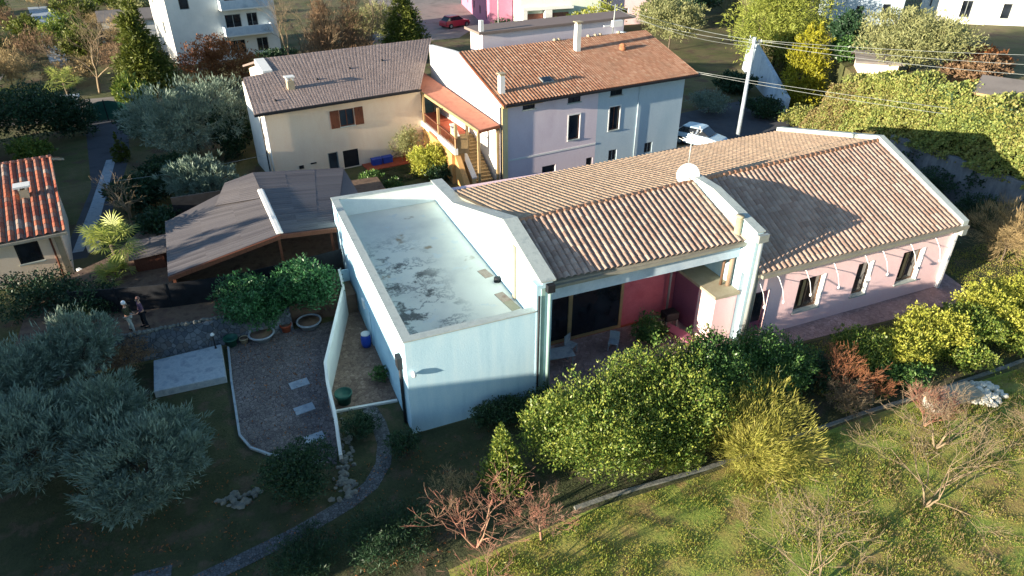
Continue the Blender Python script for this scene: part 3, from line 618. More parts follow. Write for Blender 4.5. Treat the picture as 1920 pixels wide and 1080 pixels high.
mb.build('bracket', 'metal', dsh)

# ------------------------------------------------------------------ veranda furniture
def veranda_table(x, y, a, lab):
    t = thing('garden_table', lab, 'table', (x, y, .03)); f = frame(x, y, .03, a)
    MB(f).box(-.75, .75, -.42, .42, .70, .74).build('table_top', 'concrete', t, bevel=.01)
    for sx in (-.65, .65):
        for sy in (-.34, .34): MB(f).box(sx-.025, sx+.025, sy-.025, sy+.025, 0, .70).build('leg', 'metal', t)
def chair(x, y, a, lab, mt='dish'):
    t = thing('garden_chair', lab, 'chair', (x, y, .03)); f = frame(x, y, .03, a)
    MB(f).box(-.24, .24, -.22, .24, .42, .46).build('seat', mt, t); MB(f).wedge([(-.24, .24, .46), (.24, .24, .46), (.24, .27, .46), (-.24, .27, .46)][::1], [(-.24, .24, .46), (.24, .24, .46), (.24, .27, .46), (-.24, .27, .46)]) if False else None
    MB(f).box(-.24, .24, .22, .26, .47, .92).build('backrest', mt, t)
    for sx in (-.21, .21):
        for sy in (-.19, .21): MB(f).box(sx-.02, sx+.02, sy-.02, sy+.02, 0, .42).build('leg', mt, t)
veranda_table(12.2, 23.2, -8, 'pale rectangular table standing behind the sliding door corner by the blue block')
chair(13.3, 23.9, 30, 'white garden chair on the shaded veranda nearest the blue block', 'concrete')
chair(15.3, 23.3, -40, 'white garden chair on the veranda beside the potted shrub', 'concrete')
gb = thing('barbecue', 'dark covered barbecue in the veranda corner against the red wall', 'barbecue', (18.9, 23.9, .03))
MB(frame(18.9, 23.9, .03)).box(-.4, .4, -.3, .3, .5, .95).build('body', 'dark', gb, bevel=.08)
MB(frame(18.9, 23.9, .03)).box(-.35, -.3, -.25, -.2, 0, .5).box(.3, .35, -.25, -.2, 0, .5).box(-.35, -.3, .2, .25, 0, .5).box(.3, .35, .2, .25, 0, .5).build('stand', 'metal', gb)
bn = thing('bench', 'reddish brown wooden bench along the shaded store wall on the veranda', 'bench', (18.7, 22.6, .03))
MB(frame(18.7, 22.6, .03, -75)).box(-.9, .9, -.3, .3, .38, .46).build('seat', 'mauve', bn); MB(frame(18.7, 22.6, .03, -75)).box(-.8, -.7, -.25, .25, 0, .38).box(.7, .8, -.25, .25, 0, .38).build('base', 'wood', bn)

# ------------------------------------------------------------------ carport with brown corrugated roof
C = thing('carport', 'open carport with brown corrugated gable roof and a white ridge flashing', 'carport', (1, 40, 1.1))
A1, A2, A3, A4, A5, A6 = (-4.0, 33.7, 2.95), (1.6, 34.95, 3.6), (1.13, 44.6, 3.6), (-.65, 44.2, 3.35), (-.6, 42.9, 3.37), (-4.15, 40.5, 2.97)
rf = MB().slab([A1, A2, A3, (-.65, 44.2, 3.35), (-.6, 43.0, 3.36), A6], .1).slab([A2, (4.6, 35.55, 3.15), (4.6, 36.25, 3.15), (6.9, 36.3, 2.85), (6.85, 44.9, 2.95), A3], .1).build('roof', 'sheetroof', C)
tiles('roof_sheet', [A2, (1.34, 40.2, 3.6), A6, A1], 'sheetroof', rf, pitch=.3, course=2, amp=.018, step=.004, seed=11, lift=.03)
tiles('roof_sheet', [(1.34, 40.21, 3.6), A3, (-.65, 44.2, 3.33), (-1.4, 40.9, 3.27)], 'sheetroof', rf, pitch=.3, course=2, amp=.018, step=.004, seed=12, lift=.035)
tiles('roof_sheet', [A2, A3, (6.85, 44.9, 2.95), (4.6, 35.6, 3.15)], 'sheetroof', rf, pitch=.3, course=2, amp=.018, step=.004, seed=13, lift=.03)
MB().wedge([(1.5, 35.0, 3.72), (1.7, 35.0, 3.72), (1.36, 41.5, 3.72), (1.16, 41.5, 3.72)], [(1.42, 35.0, 3.63), (1.78, 35.0, 3.63), (1.45, 41.5, 3.63), (1.08, 41.5, 3.63)]).build('ridge_flashing', 'white', rf)
for p, q_ in ((A1, A2), (A2, (4.6, 35.55, 3.15))):
    MB().wedge([(p[0], p[1]-.14, p[2]+.03), (q_[0], q_[1]-.14, q_[2]+.03), (q_[0], q_[1]-.02, q_[2]+.03), (p[0], p[1]-.02, p[2]+.03)], [(p[0], p[1]-.14, p[2]-.2), (q_[0], q_[1]-.14, q_[2]-.2), (q_[0], q_[1]-.02, q_[2]-.2), (p[0], p[1]-.02, p[2]-.2)]).build('fascia', 'wood', rf)
for x, y, h in [(-3.8, 34.0, 2.8), (1.5, 35.2, 3.4), (4.3, 35.7, 3.0), (-3.9, 40.2, 2.8), (1.1, 44.3, 3.4), (6.5, 44.5, 2.8)]: MB().box(x-.07, x+.07, y-.07, y+.07, 1.1, h).build('post', 'wood', C)
MB().box(-4.02, -3.96, 34.2, 40.2, 1.1, 2.8).build('side_sun_block', 'dark', C)  # added panel that keeps the low sun out of the carport interior
MB().box(-3.9, 6.7, 44.35, 44.45, 1.1, 2.85).build('rear_boarding', 'dark', C)
fc = thing('screen_fence', 'black mesh screen fence in front of the carport behind the citrus trees', 'fence', (-2, 34.3, 1.1))
for a, b in (((-8.6, 35.0), (-6.6, 34.5)), ((-6.6, 34.5), (-4.3, 34.0)), ((-4.3, 34.0), (-1.2, 33.6)), ((-1.2, 33.6), (1.7, 33.9)), ((1.7, 33.9), (4.55, 34.3))):
    L, Rr = ribbon([a, b], .04); q_ = [(L[0][0], L[0][1], 2.45), (Rr[0][0], Rr[0][1], 2.45), (Rr[1][0], Rr[1][1], 2.45), (L[1][0], L[1][1], 2.45)]
    MB().wedge(q_, [(x, y, 1.1) for x, y, z in q_]).build('panel', 'dark', fc); MB().box(a[0]-.04, a[0]+.04, a[1]-.06, a[1]-.021, 1.1, 2.55).build('post', 'dark', fc)
st = thing('garden_shed', 'small brown roofed shed beside the palm left of the carport', 'shed', (-5.2, 39.5, 0))
MB().box(-6.0, -4.5, 38.6, 40.4, 0, 1.9).build('wall', 'wood', st); MB().slab([(-6.2, 38.4, 2.0), (-4.3, 38.4, 2.15), (-4.3, 40.6, 2.2), (-6.2, 40.6, 2.05)], .08).build('roof', 'sheetroof', st)

# ------------------------------------------------------------------ cream house (middle left) with shuttered window
def clock(n): return n
FL = frame(2.67, 51.7, 0, 8.5)
def W(fr, x, y, z): return tuple(fr @ Vector((x, y, z)))
B1 = thing('cream_house', 'cream house with grey brown roof and one brown shuttered window', 'house', W(FL, 6, 4, 0))
hl = [(5.6, 6.75, 3.35, 4.65)]
mb = MB(FL); wall_holes(mb, 0, 12.4, -.1, 5.3, hl+[(4.3, 5.1, .05, 1.5), (5.5, 6.75, .05, 1.45)], .3); mb.build('front_wall', 'peach', B1)
MB(FL).yzx([(.301, -.1), (4.8, -.1), (4.8, 6.5), (.301, 5.32)], 0, .3).build('side_wall', 'white', B1); MB(FL).box(.301, 2.5, 4.5, 4.8, -.1, 6.4).build('rear_wall', 'peach', B1); MB(FL).box(2.801, 17, 13.7, 14, -.1, 5.3).build('rear_wall', 'peach', B1)
MB(FL).yzx([(4.801, -.1), (14, -.1), (14, 5.3), (7.4, 7.1), (4.801, 6.45)], 2.5, 2.8).build('side_wall', 'peach', B1)
w = window(B1, FL, *hl[0], fmat='wood', gmat='glass2', depth=.12)
for a, b in ((4.88, 5.56), (6.79, 7.47)):
    MB(FL).box(a, b, -.07, -.015, 3.33, 4.67).build('shutter', 'wood', w)
w2 = window(B1, FL, 4.3, 5.1, .05, 1.5, fmat='metal', gmat='glass2', depth=.1, mull=0, sill=False); 
MB(FL).box(5.5, 6.75, .1, .16, .05, 1.45).build('door', 'dark', B1)
MB(FL).box(2.9, 3.35, -.05, -.006, .9, 1.0).box(2.0, 2.35, -.05, -.006, .7, .95).build('wall_bracket', 'dark', B1)
MB(FL).tube([(.12, -.12, 0), (.12, -.12, 5.2)], .07, 8).build('downpipe', 'dish', B1); MB(FL).tube([(-.1, .3, 0), (-.1, .3, 5.2)], .05, 8).build('downpipe', 'dark', B1)
z0 = 5.42; rz = 7.36
ro = MB(FL).slab([(2.5, 7.5, rz), (16.5, 7.5, rz), (12.0, -.55, z0), (-.6, -.55, z0), (0.1, 4.8, 6.7), (2.5, 5.1, 6.78)], .16).slab([(2.2, 7.5, rz), (2.2, 15, 5.4), (17, 15, 5.4), (16.5, 7.5, rz)], .16).build('roof', 'tilegrey', B1)
tiles('tile_field', [(2.5, 7.5, rz), (17.2, 7.5, rz), (12.15, -.55, z0), (2.3, -.55, z0)], 'tilegrey', ro, amp=.005, step=.012, pitch=.3, seed=21, fr=FL, per=4)
tiles('tile_field', [(.15, 4.8, 6.72), (2.5, 5.1, 6.80), (2.3, -.55, z0), (-.6, -.55, z0)], 'tilegrey', ro, amp=.005, step=.012, pitch=.3, seed=22, fr=FL, per=4)
MB(FL).box(-.65, 12.2, -.68, -.56, z0-.14, z0+.02).build('gutter', 'dark', ro)
MB(FL).wedge([(1.7, 5.15, 6.95), (2.45, 5.15, 6.95), (2.45, 7.4, 7.45), (1.7, 7.4, 7.45)], [(1.7, 5.15, 6.4), (2.45, 5.15, 6.4), (2.45, 7.4, 6.4), (1.7, 7.4, 6.4)]).build('dormer_cheek', 'white', ro)
c1 = MB(FL).box(2.65, 3.15, 2.0, 2.45, 5.9, 6.75); c1 = c1.build('chimney', 'beigecap', B1)
MB(FL).box(2.55, 3.25, 1.9, 2.55, 6.98, 7.06).box(2.65, 2.75, 2.0, 2.1, 6.75, 6.98).box(3.05, 3.15, 2.0, 2.1, 6.75, 6.98).box(2.65, 2.75, 2.35, 2.45, 6.75, 6.98).box(3.05, 3.15, 2.35, 2.45, 6.75, 6.98).build('chimney_cap', 'white', c1)
for u, v in ((1.3, .8), (5.2, 3.0), (8.2, 4.0), (11.2, 4.6)): MB(FL).lathe((u, v, z0+(v+.55)*.241+.04), [(.1, 0), (.1, .1), (.02, .16)], 8).build('roof_vent', 'dark', ro)
# patio and lawn in front
tag(MB(FL).prism([(6.9, -1.6), (12.3, -1.6), (12.3, 0), (6.9, 0)], -.05, .10).build('terrace_step', 'terracotta'), kind='structure')
sheet('back_lawn', [(9.6, 47.6), (14.7, 48.6), (14.7, 52.0), (9.4, 51.2)], .012, 'lawn')
for i, (u, l) in enumerate(((7.95, 'dark blue plastic crate by the cream wall, left one of two'), (8.85, 'dark blue plastic crate by the cream wall, right one of two'))):
    t = thing('storage_crate', l, 'crate', W(FL, u, -.6, .1), 'blue crates by the cream wall')
    MB(FL).box(u-.4, u+.38, -.85, -.35, .10, .55).build('tub', 'blueplastic', t, bevel=.02); MB(FL).box(u-.43, u+.41, -.88, -.32, .552, .6).build('lid', 'blueplastic', t, bevel=.01)

# ------------------------------------------------------------------ tall pink and blue house
FR = frame(18.19, 44.6, 0, 6)
B2 = thing('two_tone_house', 'tall house with orange tiled roof, front half pink and half blue grey', 'house', W(FR, 8, 3, 0))
h1 = [(5.75, 6.75, 2.5, 4.4), (1.75, 2.8, 5.4, 5.85), (5.6, 6.75, 5.35, 5.8), (3.5, 4.7, .05, .8), (7.55, 8.15, .05, .75)]
h2 = [(9.5, 10.5, 2.65, 4.5), (9.45, 10.6, 5.35, 5.8), (9.7, 10.5, .1, 1.0), (13.3, 14.1, .1, 1.0)]
mb = MB(FR); wall_holes(mb, 0, 8.35, -.1, 6.05, h1, .3); mb.build('front_wall', 'lilac', B2)
mb = MB(FR); wall_holes(mb, 8.351, 16.8, -.1, 6.05, h2, .3); mb.build('front_wall', 'steel', B2)
for h in h1+h2:
    o = window(B2, FR, *h, fmat='dark' if h[3] > 5 else ('metal' if h[3] < 2 else 'wood'), gmat='glass', depth=.12, mull=0 if h[3] < 5.5 and h[0] < 9 else 1, fw=.06, sill=h[3] > 2)
    if 2 < h[3] < 5:
        MB(FR).box(h[0]-.08, h[0], -.03, -.004, h[2]-.08, h[3]+.08).box(h[1], h[1]+.08, -.03, -.004, h[2]-.08, h[3]+.08).box(h[0], h[1], -.03, -.004, h[3], h[3]+.08).build('surround', 'white', o)
MB(FR).box(0.1, 8.34, -.04, -.005, 1.75, 1.88).build('string_course', 'white', B2)
MB(FR).tube([(12.2, -.06, 0), (12.2, -.06, 5.9)], .035, 6).build('cable_conduit', 'steel', B2)
MB(FR).yzx([(.301, -.1), (12.4, -.1), (12.4, 7.85), (8.2, 8.2), (6.9, 8.25), (.301, 6.1)], 0, .3).build('side_wall', 'white', B2)
MB(FR).yzx([(.301, -.1), (12.4, -.1), (12.4, 7.8), (6.9, 8.1), (.301, 6.1)], 16.5, 16.8).build('side_wall', 'steel', B2)
MB(FR).box(0.05, .45, -.16, -.01, -.1, 6.0).build('corner_pilaster', 'yellow', B2)
MB(FR).tube([(-.12, -.15, 0), (-.12, -.15, 5.9)], .06, 8).build('downpipe', 'dark', B2)
A_, B_, C_, D_ = (.1, 6.85, 8.3), (17.9, 6.85, 8.25), (17.6, -.6, 6.15), (-.1, -.6, 6.15)
ro = MB(FR).slab([A_, B_, C_, D_], .16).build('roof', 'wood', B2)
tiles('tile_field', [A_, (8.8, 6.85, 8.28), (8.6, -.6, 6.15), D_], 'tileorange', ro, amp=.03, pitch=.27, course=.4, seed=31, fr=FR); tiles('tile_field', [(8.82, 6.85, 8.28), B_, C_, (8.62, -.6, 6.15)], 'tileorange', ro, amp=.02, pitch=.22, course=.36, seed=32, fr=FR)
MB(FR).box(0, 17.7, -.74, -.61, 6.0, 6.15).build('gutter', 'dark', ro)
MB(FR).box(.0, 3.2, -.4, -.02, 5.85, 5.98).build('soffit', 'timber', ro)
for (u, v, zb, w_, h) in ((.5, .85, 6.3, .38, 1.5), (9.6, 5.0, 7.5, .42, 2.3)):
    c1 = MB(FR).box(u-w_/2, u+w_/2, v-w_/2, v+w_/2, zb, zb+h).build('chimney', 'white', B2); MB(FR).box(u-w_*.7, u+w_*.7, v-w_*.7, v+w_*.7, zb+h+.14, zb+h+.2).box(u-w_*.4, u+w_*.4, v-w_*.4, v+w_*.4, zb+h, zb+h+.14).build('chimney_cap', 'beigecap', c1)
sk = MB(FR).wedge([(4.2, 1.2, 6.80), (5.1, 1.2, 6.80), (5.1, 1.9, 7.0), (4.2, 1.9, 7.0)], [(4.2, 1.2, 6.6), (5.1, 1.2, 6.6), (5.1, 1.9, 6.8), (4.2, 1.9, 6.8)]).build('skylight', 'metal', B2); MB(FR).wedge([(4.28, 1.26, 6.84), (5.02, 1.26, 6.84), (5.02, 1.84, 7.01), (4.28, 1.84, 7.01)], [(4.28, 1.26, 6.81), (5.02, 1.26, 6.81), (5.02, 1.84, 6.985), (4.28, 1.84, 6.985)]).build('pane', 'glass', sk)
MB(FR).lathe((13.6, 4.3, 7.5), [(.3, 0), (.28, .3), (.18, .34), (.3, .42), (.1, .6)]).build('roof_vent', 'twigorange', ro)
for u in (8.6, 9.0, 11.9, 12.6, 13.1, 15.0): MB(FR).lathe((u, 6.8, 8.3), [(.14, 0), (.16, .12), (.05, .2)], 8).build('ridge_cap', 'beigecap', ro)
am = thing('roof_aerial', 'white box aerial on a short mast at the far ridge of the orange roof', 'antenna', W(FR, 14.6, 7.1, 8.2))
MB(FR).tube([(14.6, 7.1, 8.2), (14.7, 7.1, 10.6)], .05, 6).build('pole', 'metal', am); MB(FR).box(14.5, 15.5, 6.95, 7.25, 8.8, 9.3).box(13.6, 14.4, 7.0, 7.1, 8.9, 9.0).build('receiver', 'dish', am)
# rear block with brown mono roof
B3 = thing('rear_block', 'pinkish grey block with flat brown roof behind the orange roof ridge', 'building', W(FR, 9, 11, 0))
MB(FR).box(3.2, 17.2, 9.0, 11.2, -.1, 8.95).build('wall', 'lilac', B3)
MB(FR).slab([(2.8, 11.5, 9.2), (18.3, 11.5, 9.2), (18.3, 8.8, 9.15), (2.8, 8.8, 9.15)], .2).build('roof', 'tilegrey', B3)
MB(FR).box(3.0, 3.3, 8.95, 9.25, 9.17, 10.0).build('chimney', 'white', B3)
# loggia and stairs on its left side
LG = thing('covered_staircase', 'outside staircase and balcony under a red sheet roof against the white gable', 'staircase', (16.2, 49, 0))
MB().slab([(16.5, 44.5, 4.42), (18.02, 44.5, 4.62), (16.5, 57.6, 5.5), (14.5, 57.2, 5.3)], .1).build('roof', 'slabred', LG)
MB().wedge([(16.4, 44.38, 4.46), (18.0, 44.38, 4.66), (18.0, 44.49, 4.66), (16.4, 44.49, 4.46)], [(16.4, 44.38, 4.26), (18.0, 44.38, 4.46), (18.0, 44.49, 4.46), (16.4, 44.49, 4.26)]).build('fascia', 'wood', LG)
MB().wedge([(14.38, 57.2, 5.33), (14.49, 57.2, 5.33), (16.49, 44.5, 4.45), (16.38, 44.5, 4.45)], [(14.38, 57.2, 5.13), (14.49, 57.2, 5.13), (16.49, 44.5, 4.25), (16.38, 44.5, 4.25)]).build('fascia', 'timber', LG)
mb = MB(); n = 15
for i in range(n): mb.box(16.35, 17.75, 45.0+i*.29, 45.0+(i+1)*.29+(.3 if i == n-1 else 0), -.1, .17*(i+1))
mb.build('steps', 'timber', LG)
MB().box(14.9, 17.4, 49.66, 56.0, 2.3, 2.55).build('landing', 'terracotta', LG)
MB().yzx([(44.9, -.1), (49.6, -.1), (49.6, 3.4), (44.9, .75)], 16.0, 16.3).build('stair_parapet', 'yellow', LG)
MB().yzx([(44.8, .77), (49.6, 3.42), (49.6, 3.52), (44.8, .87)], 15.95, 16.34).build('parapet_cap', 'white', LG)
MB().box(14.95, 15.95, 46.3, 56, -.1, 2.29).build('undercroft_wall', 'orange', LG)
MB().yzx([(44.0, -.1), (46.29, -.1), (46.29, 2.2), (44.0, .4)], 15.2, 15.6).build('ramp_side', 'orange', LG)
MB().wedge([(14.75, 56.0, 2.75), (14.95, 56.0, 2.75), (15.35, 46.0, 2.75), (15.1, 46.0, 2.75)], [(14.75, 56.0, 2.3), (14.95, 56.0, 2.3), (15.35, 46.0, 2.3), (15.1, 46.0, 2.3)]).build('edge_beam', 'white', LG)
mb = MB(); 
for i in range(34): y = 46.1+i*.29; x = 15.25-(y-46)*.04; mb.box(x-.02, x+.02, y-.02, y+.02, 2.75, 3.45)
mb.wedge([(14.8, 56.0, 3.52), (14.9, 56.0, 3.52), (15.3, 46.0, 3.52), (15.2, 46.0, 3.52)], [(14.8, 56.0, 3.45), (14.9, 56.0, 3.45), (15.3, 46.0, 3.45), (15.2, 46.0, 3.45)])
mb.build('railing', 'wood', LG)
for x, y, h in ((15.3, 46.2, 4.5), (15.15, 49.8, 4.75), (14.95, 53.0, 5.0), (14.8, 55.8, 5.15), (16.2, 46.3, 4.5), (16.45, 44.62, 4.3), (17.9, 44.6, 4.4)): MB().box(x-.09, x+.09, y-.09, y+.09, 0 if y < 46 else 2.2, h).build('post', 'timber', LG)
MB().box(15.3, 16.2, 46.15, 46.25, 2.3, 3.6).build('end_screen', 'timber', LG)
for x, y in ((15.0, 51.2), (15.1, 48.5), (14.9, 54.2)):
    pass

# ------------------------------------------------------------------ red roofed house, far left
B4 = thing('red_roofed_house', 'small cream house with red ribbed tile roof cut by the left edge', 'house', (-13, 45, 0))
FA = frame(-9.7, 42.2, 0, 8)
mb = MB(FA); wall_holes(mb, -9, 0, -.1, 2.95, [(-2.3, -1.15, 1.2, 2.4)], .3); mb.build('front_wall', 'peach', B4)
MB(FA).yzx([(.301, -.1), (8.2, -.1), (8.2, 3.9), (.301, 2.95)], -.3, 0).build('side_wall', 'peach', B4)
MB(FA).box(-9, 0, 8.21, 8.5, -.1, 3.9).build('rear_wall', 'peach', B4)
window(B4, FA, -2.3, -1.15, 1.2, 2.4, fmat='dark', depth=.1, mull=0)
ro = MB(FA).slab([(-9, 7.6, 4.55), (.35, 7.6, 4.55), (.35, -.75, 2.9), (-9, -.75, 2.9)], .16).slab([(-9, 9.3, 3.9), (.9, 9.3, 3.9), (.35, 7.6, 4.55), (-9, 7.6, 4.55)], .16).build('roof', 'gutter', B4)
tiles('tile_field', [(-9, 7.6, 4.55), (.35, 7.6, 4.55), (.35, -.75, 2.9), (-9, -.75, 2.9)], 'tilered', ro, pitch=.42, course=.5, amp=.09, seed=41, fr=FA)
tiles('tile_field', [(-9, 7.62, 4.55), (.35, 7.62, 4.55), (.85, 9.3, 3.9), (-9, 9.3, 3.9)], 'tilegrey', ro, pitch=.42, course=.5, amp=.03, seed=42, fr=FA)
mb = MB(FA); 
for i in range(24): mb.tube([(-9+i*.39, 7.6, 4.62), (-9+(i+1.05)*.39, 7.6, 4.64)], [.11, .13], 7)
mb.build('ridge_tiles', 'slabred', ro)
MB(FA).box(-9, .4, -.88, -.76, 2.76, 2.9).build('gutter', 'gutter', ro); MB(FA).box(-.35, -.05, -.1, -.01, 0, 2.8).build('pilaster', 'beigecap', B4)
MB(FA).tube([(-.55, -.08, 0), (-.55, -.08, 2.8)], .05, 8).build('downpipe', 'wood', B4)
c1 = MB(FA).box(-1.5, -1.05, 3.2, 3.7, 3.6, 4.3).build('chimney', 'beigecap', B4); MB(FA).box(-1.7, -.85, 3.05, 3.85, 4.45, 4.55).box(-1.5, -1.4, 3.2, 3.7, 4.3, 4.45).box(-1.15, -1.05, 3.2, 3.7, 4.3, 4.45).build('chimney_cap', 'white', c1)
t = thing('white_box', 'white cabinet against the side wall of the red roofed house', 'cabinet', (-8.9, 45, 0)); MB().box(-9.2, -8.5, 44.6, 45.3, 0, .9).build('body', 'dish', t, bevel=.03); MB().box(-9.24, -8.46, 44.56, 45.34, .902, .95).build('lid', 'metal', t)
tag(MB().wedge([(-9.3, 41.0, .8), (-8.0, 39.2, .8), (-7.85, 39.3, .8), (-9.15, 41.1, .8)], [(-9.3, 41.0, -.1), (-8.0, 39.2, -.1), (-7.85, 39.3, -.1), (-9.15, 41.1, -.1)]).build('low_wall', 'white'), 'short white garden wall at the near corner of the red roofed house', 'wall')
# gate and pillar on the drive
gt = thing('driveway_gate', 'dark arched metal gate across the shaded drive', 'gate', (-9.6, 73.6, 0))
prof = [(-11.6, .1), (-8.0, .1), (-8.0, 1.3), (-8.6, 1.65), (-9.4, 1.85), (-10.2, 1.85), (-11.0, 1.65), (-11.6, 1.3)]
MB().xzy(prof, 73.56, 73.62).build('leaf', 'greenplastic', gt); MB().box(-9.84, -9.76, 73.52, 73.66, 0, 1.95).build('post', 'dark', gt)
t = thing('gate_pillar', 'grey stone gate pillar left of the arched gate', 'pillar', (-12.4, 73.5, 0)); MB().box(-12.9, -11.8, 73.0, 73.9, 0, 2.4).build('shaft', 'stonewall', t); MB().box(-13.1, -11.6, 72.8, 74.1, 2.402, 2.6).build('cap', 'concrete', t)

# ------------------------------------------------------------------ far houses
def far_house(name, label, x, y, deg, w, d, h, mat, wins=(), roof=None, wmat='glass', z=0, side=(), over=.4, cat='house', fmat='metal', balc=(), roofmat='tilegrey'):
    f = frame(x, y, z, deg); t = thing(name, label, cat, (x, y, z))
    mb = MB(f); wall_holes(mb, 0, w, -.2, h, list(wins), .25); mb.build('front_wall', mat, t)
    for q in wins: window(t, f, *q, fmat=fmat, gmat=wmat, depth=.14, mull=1 if q[1]-q[0] > 1.1 else 0, sill=False)
    fs = f @ Matrix.Translation((0, d, 0)) @ Matrix.Rotation(R(-90), 4, 'Z'); mb = MB(fs); wall_holes(mb, .001, d-.26, -.2, h, list(side), .25); mb.build('side_wall', mat, t)
    for q in side: window(t, fs, *q, fmat=fmat, gmat=wmat, depth=.14, mull=0, sill=False)
    MB(f).box(w-.25, w, .26, d, -.2, h).build('side_wall', mat, t); MB(f).box(.26, w-.26, d-.25, d, -.2, h).build('rear_wall', mat, t)
    if roof == 'flat': MB(f).box(-over, w+over, -over, d+over, h+.002, h+.3).build('roof', roofmat, t)
    else:
        MB(f).slab([(-over, d/2, h+d*.2), (w+over, d/2, h+d*.2), (w+over, -over, h), (-over, -over, h)], .2).slab([(-over, d+over, h), (w+over, d+over, h), (w+over, d/2, h+d*.2), (-over, d/2, h+d*.2)], .2).build('roof', roofmat, t)
    for (a, b, z_) in balc:
        o = MB(f).box(a, b, -1.3, -.01, z_-.15, z_).build('balcony', 'white', t); MB(f).box(a, b, -1.3, -1.22, z_+.002, z_+.95).box(a, a+.08, -1.21, -.02, z_+.002, z_+.95).box(b-.08, b, -1.21, -.02, z_+.002, z_+.95).build('balustrade', 'whitewall', o)
    return t
far_house('white_apartment_house', 'tall white house with balconies behind the bare trees at the top left', -3.4, 94.0, 11, 12.5, 11, 9.5, 'white',
   wins=[(6.3, 8.2, 3.6, 5.2), (8.9, 10.2, 3.6, 5.2), (6.3, 8.2, .6, 2.2), (9.6, 11, .6, 2.2), (6.6, 8, 6.6, 8.2), (9.4, 10.8, 6.6, 8.2), (1.5, 2.6, 6.2, 7.8)], balc=[(5.8, 11.5, 3.0), (5.8, 11.5, 6.0)], side=[(2, 3.2, 6, 7.5), (6, 7.4, 3, 4.5)])
far_house('magenta_house', 'magenta pink house at the top edge beside the street', 43.2, 124, -100, 25, 3.4, 8, 'magenta', wins=[(22, 23, 1.2, 2.4), (17, 18, 1.2, 2.4), (12, 13, 1.2, 2.4), (6, 7, 1.2, 2.4), (22, 23, 4, 5.4), (17, 18, 4, 5.4)], side=[])
gh = far_house('pale_green_house', 'pale green house with red garage doors at the top edge', 42.2, 95.8, -4, 12.5, 9, 8.5, 'palegreen', wins=[(8.6, 9.6, 1.0, 2.4), (8.6, 9.6, 4.5, 5.9), (4.2, 5.4, 4.5, 5.9)], side=[])
fg = frame(42.2, 95.8, 0, -4)
for a, b in ((.8, 3.4), (4.6, 7.4)):
    o = MB(fg).box(a, b, -.06, -.005, 0, 2.6).build('garage_door', 'slabred', gh)
MB(fg).box(3.45, 4.5, -.9, -.01, 0, 3.2).box(.1, .7, -.9, -.01, 0, 3.2).build('pier', 'white', gh); MB(fg).box(0, 7.8, -.95, -.012, 3.202, 3.5).build('canopy', 'white', gh)
far_house('salmon_house', 'salmon coloured house at the top edge behind the white box aerial', 57, 96, -6, 8, 8, 7, 'pink', wins=[(2, 3, 1, 2.4), (5, 6, 1, 2.4)])
far_house('blue_white_house', 'pale blue and white house behind the trees at the top right', 69.5, 63.7, -24, 6.6, 8, 6.5, 'whitewall', z=4.5, wins=[(1.2, 2.1, 1, 2.2), (4.2, 5.2, .6, 2.4)], side=[(3, 4, 1, 2.2)])
far_house('cream_villa', 'cream villa with tall windows in the top right corner', 81.6, 60.4, -36, 12, 9, 6.5, 'white', z=4.5, wins=[(1.8, 3.0, .7, 2.6), (6.2, 7.2, .7, 2.4), (10.5, 11.6, .7, 2.6)], side=[(3, 4, 1, 2.2)])
t = thing('timber_garage', 'grey sheet roofed open garage at the right edge above the ivy', 'carport', (50.5, 33, 4.5))
fq = frame(50.6, 32.9, 4.5, -62)
MB(fq).slab([(-.3, 2.6, 2.6), (8, 2.6, 2.6), (8, -.4, 1.95), (-.3, -.4, 1.95)], .1).slab([(-.3, 5.4, 1.95), (8, 5.4, 1.95), (8, 2.6, 2.6), (-.3, 2.6, 2.6)], .1).build('roof', 'greyroof', t)
MB(fq).box(-.3, 8, -.5, -.41, 1.78, 1.95).build('fascia', 'timber', t)
for u in (.1, 2.7, 5.2, 7.7):
    for v in (0, 5.1): MB(fq).box(u-.07, u+.07, v-.07, v+.07, 0, 1.9).build('post', 'timber', t)
MB(fq).box(0, 7.7, 5.15, 5.25, 0, 1.85).build('rear_boarding', 'wood', t)
t = far_house('garden_cabin', 'low grey roofed cabin among shrubs above the ivy bank', 53.6, 46.2, -40, 3.2, 3, 1.1, 'peach', z=4.5, cat='cabin', roofmat='greyroof')

# ------------------------------------------------------------------ pole, wires, cars, people, small things
PL = thing('utility_pole', 'tall pale concrete utility pole behind the tiled roof', 'utility pole', (40.9, 45.9, 0))
px, py = 40.9, 45.9
MB().tube([(px, py, 0), (px, py, 8.6)], [.2, .13], 12).build('shaft', 'concrete', PL)
MB().box(px-.1, px+.75, py-.06, py+.06, 8.1, 8.2).box(px-.2, px+.25, py-.08, py+.08, 7.7, 7.78).build('crossarm', 'metal', PL)
mb = MB()
for dx in (.15, .45, .7): mb.lathe((px+dx, py, 8.2), [(.04, 0), (.07, .05), (.03, .18)], 8)
mb.build('insulators', 'dish', PL)
def wire(lab, a, b, sag, r=.016):
    a, b = Vector(a), Vector(b); pts = []
    for i in range(25):
        k = i/24; p = a.lerp(b, k); p.z -= 4*sag*k*(1-k); pts.append(p)
    o = MB().tube(pts, r, 5).build('overhead_wire', 'metal'); tag(o, lab, 'wire', 'overhead wires')
wire('overhead wire from the pole top to the upper left, higher of the pair', (px, py, 8.35), (38.6, 80, 9.6), .9)
wire('overhead wire from the pole top to the upper left, lower of the pair', (px, py, 8.15), (37.0, 80, 9.5), 1.1)
wire('overhead wire from the pole to the upper right edge, top strand', (px+.7, py, 8.3), (68, 22, 9.6), .5)
wire('overhead wire from the pole to the upper right edge, middle strand', (px+.5, py, 8.25), (67, 20, 9.2), .7)
wire('overhead wire from the pole to the upper right edge, bottom strand', (px+.2, py, 8.1), (66, 17, 9.0), .9)
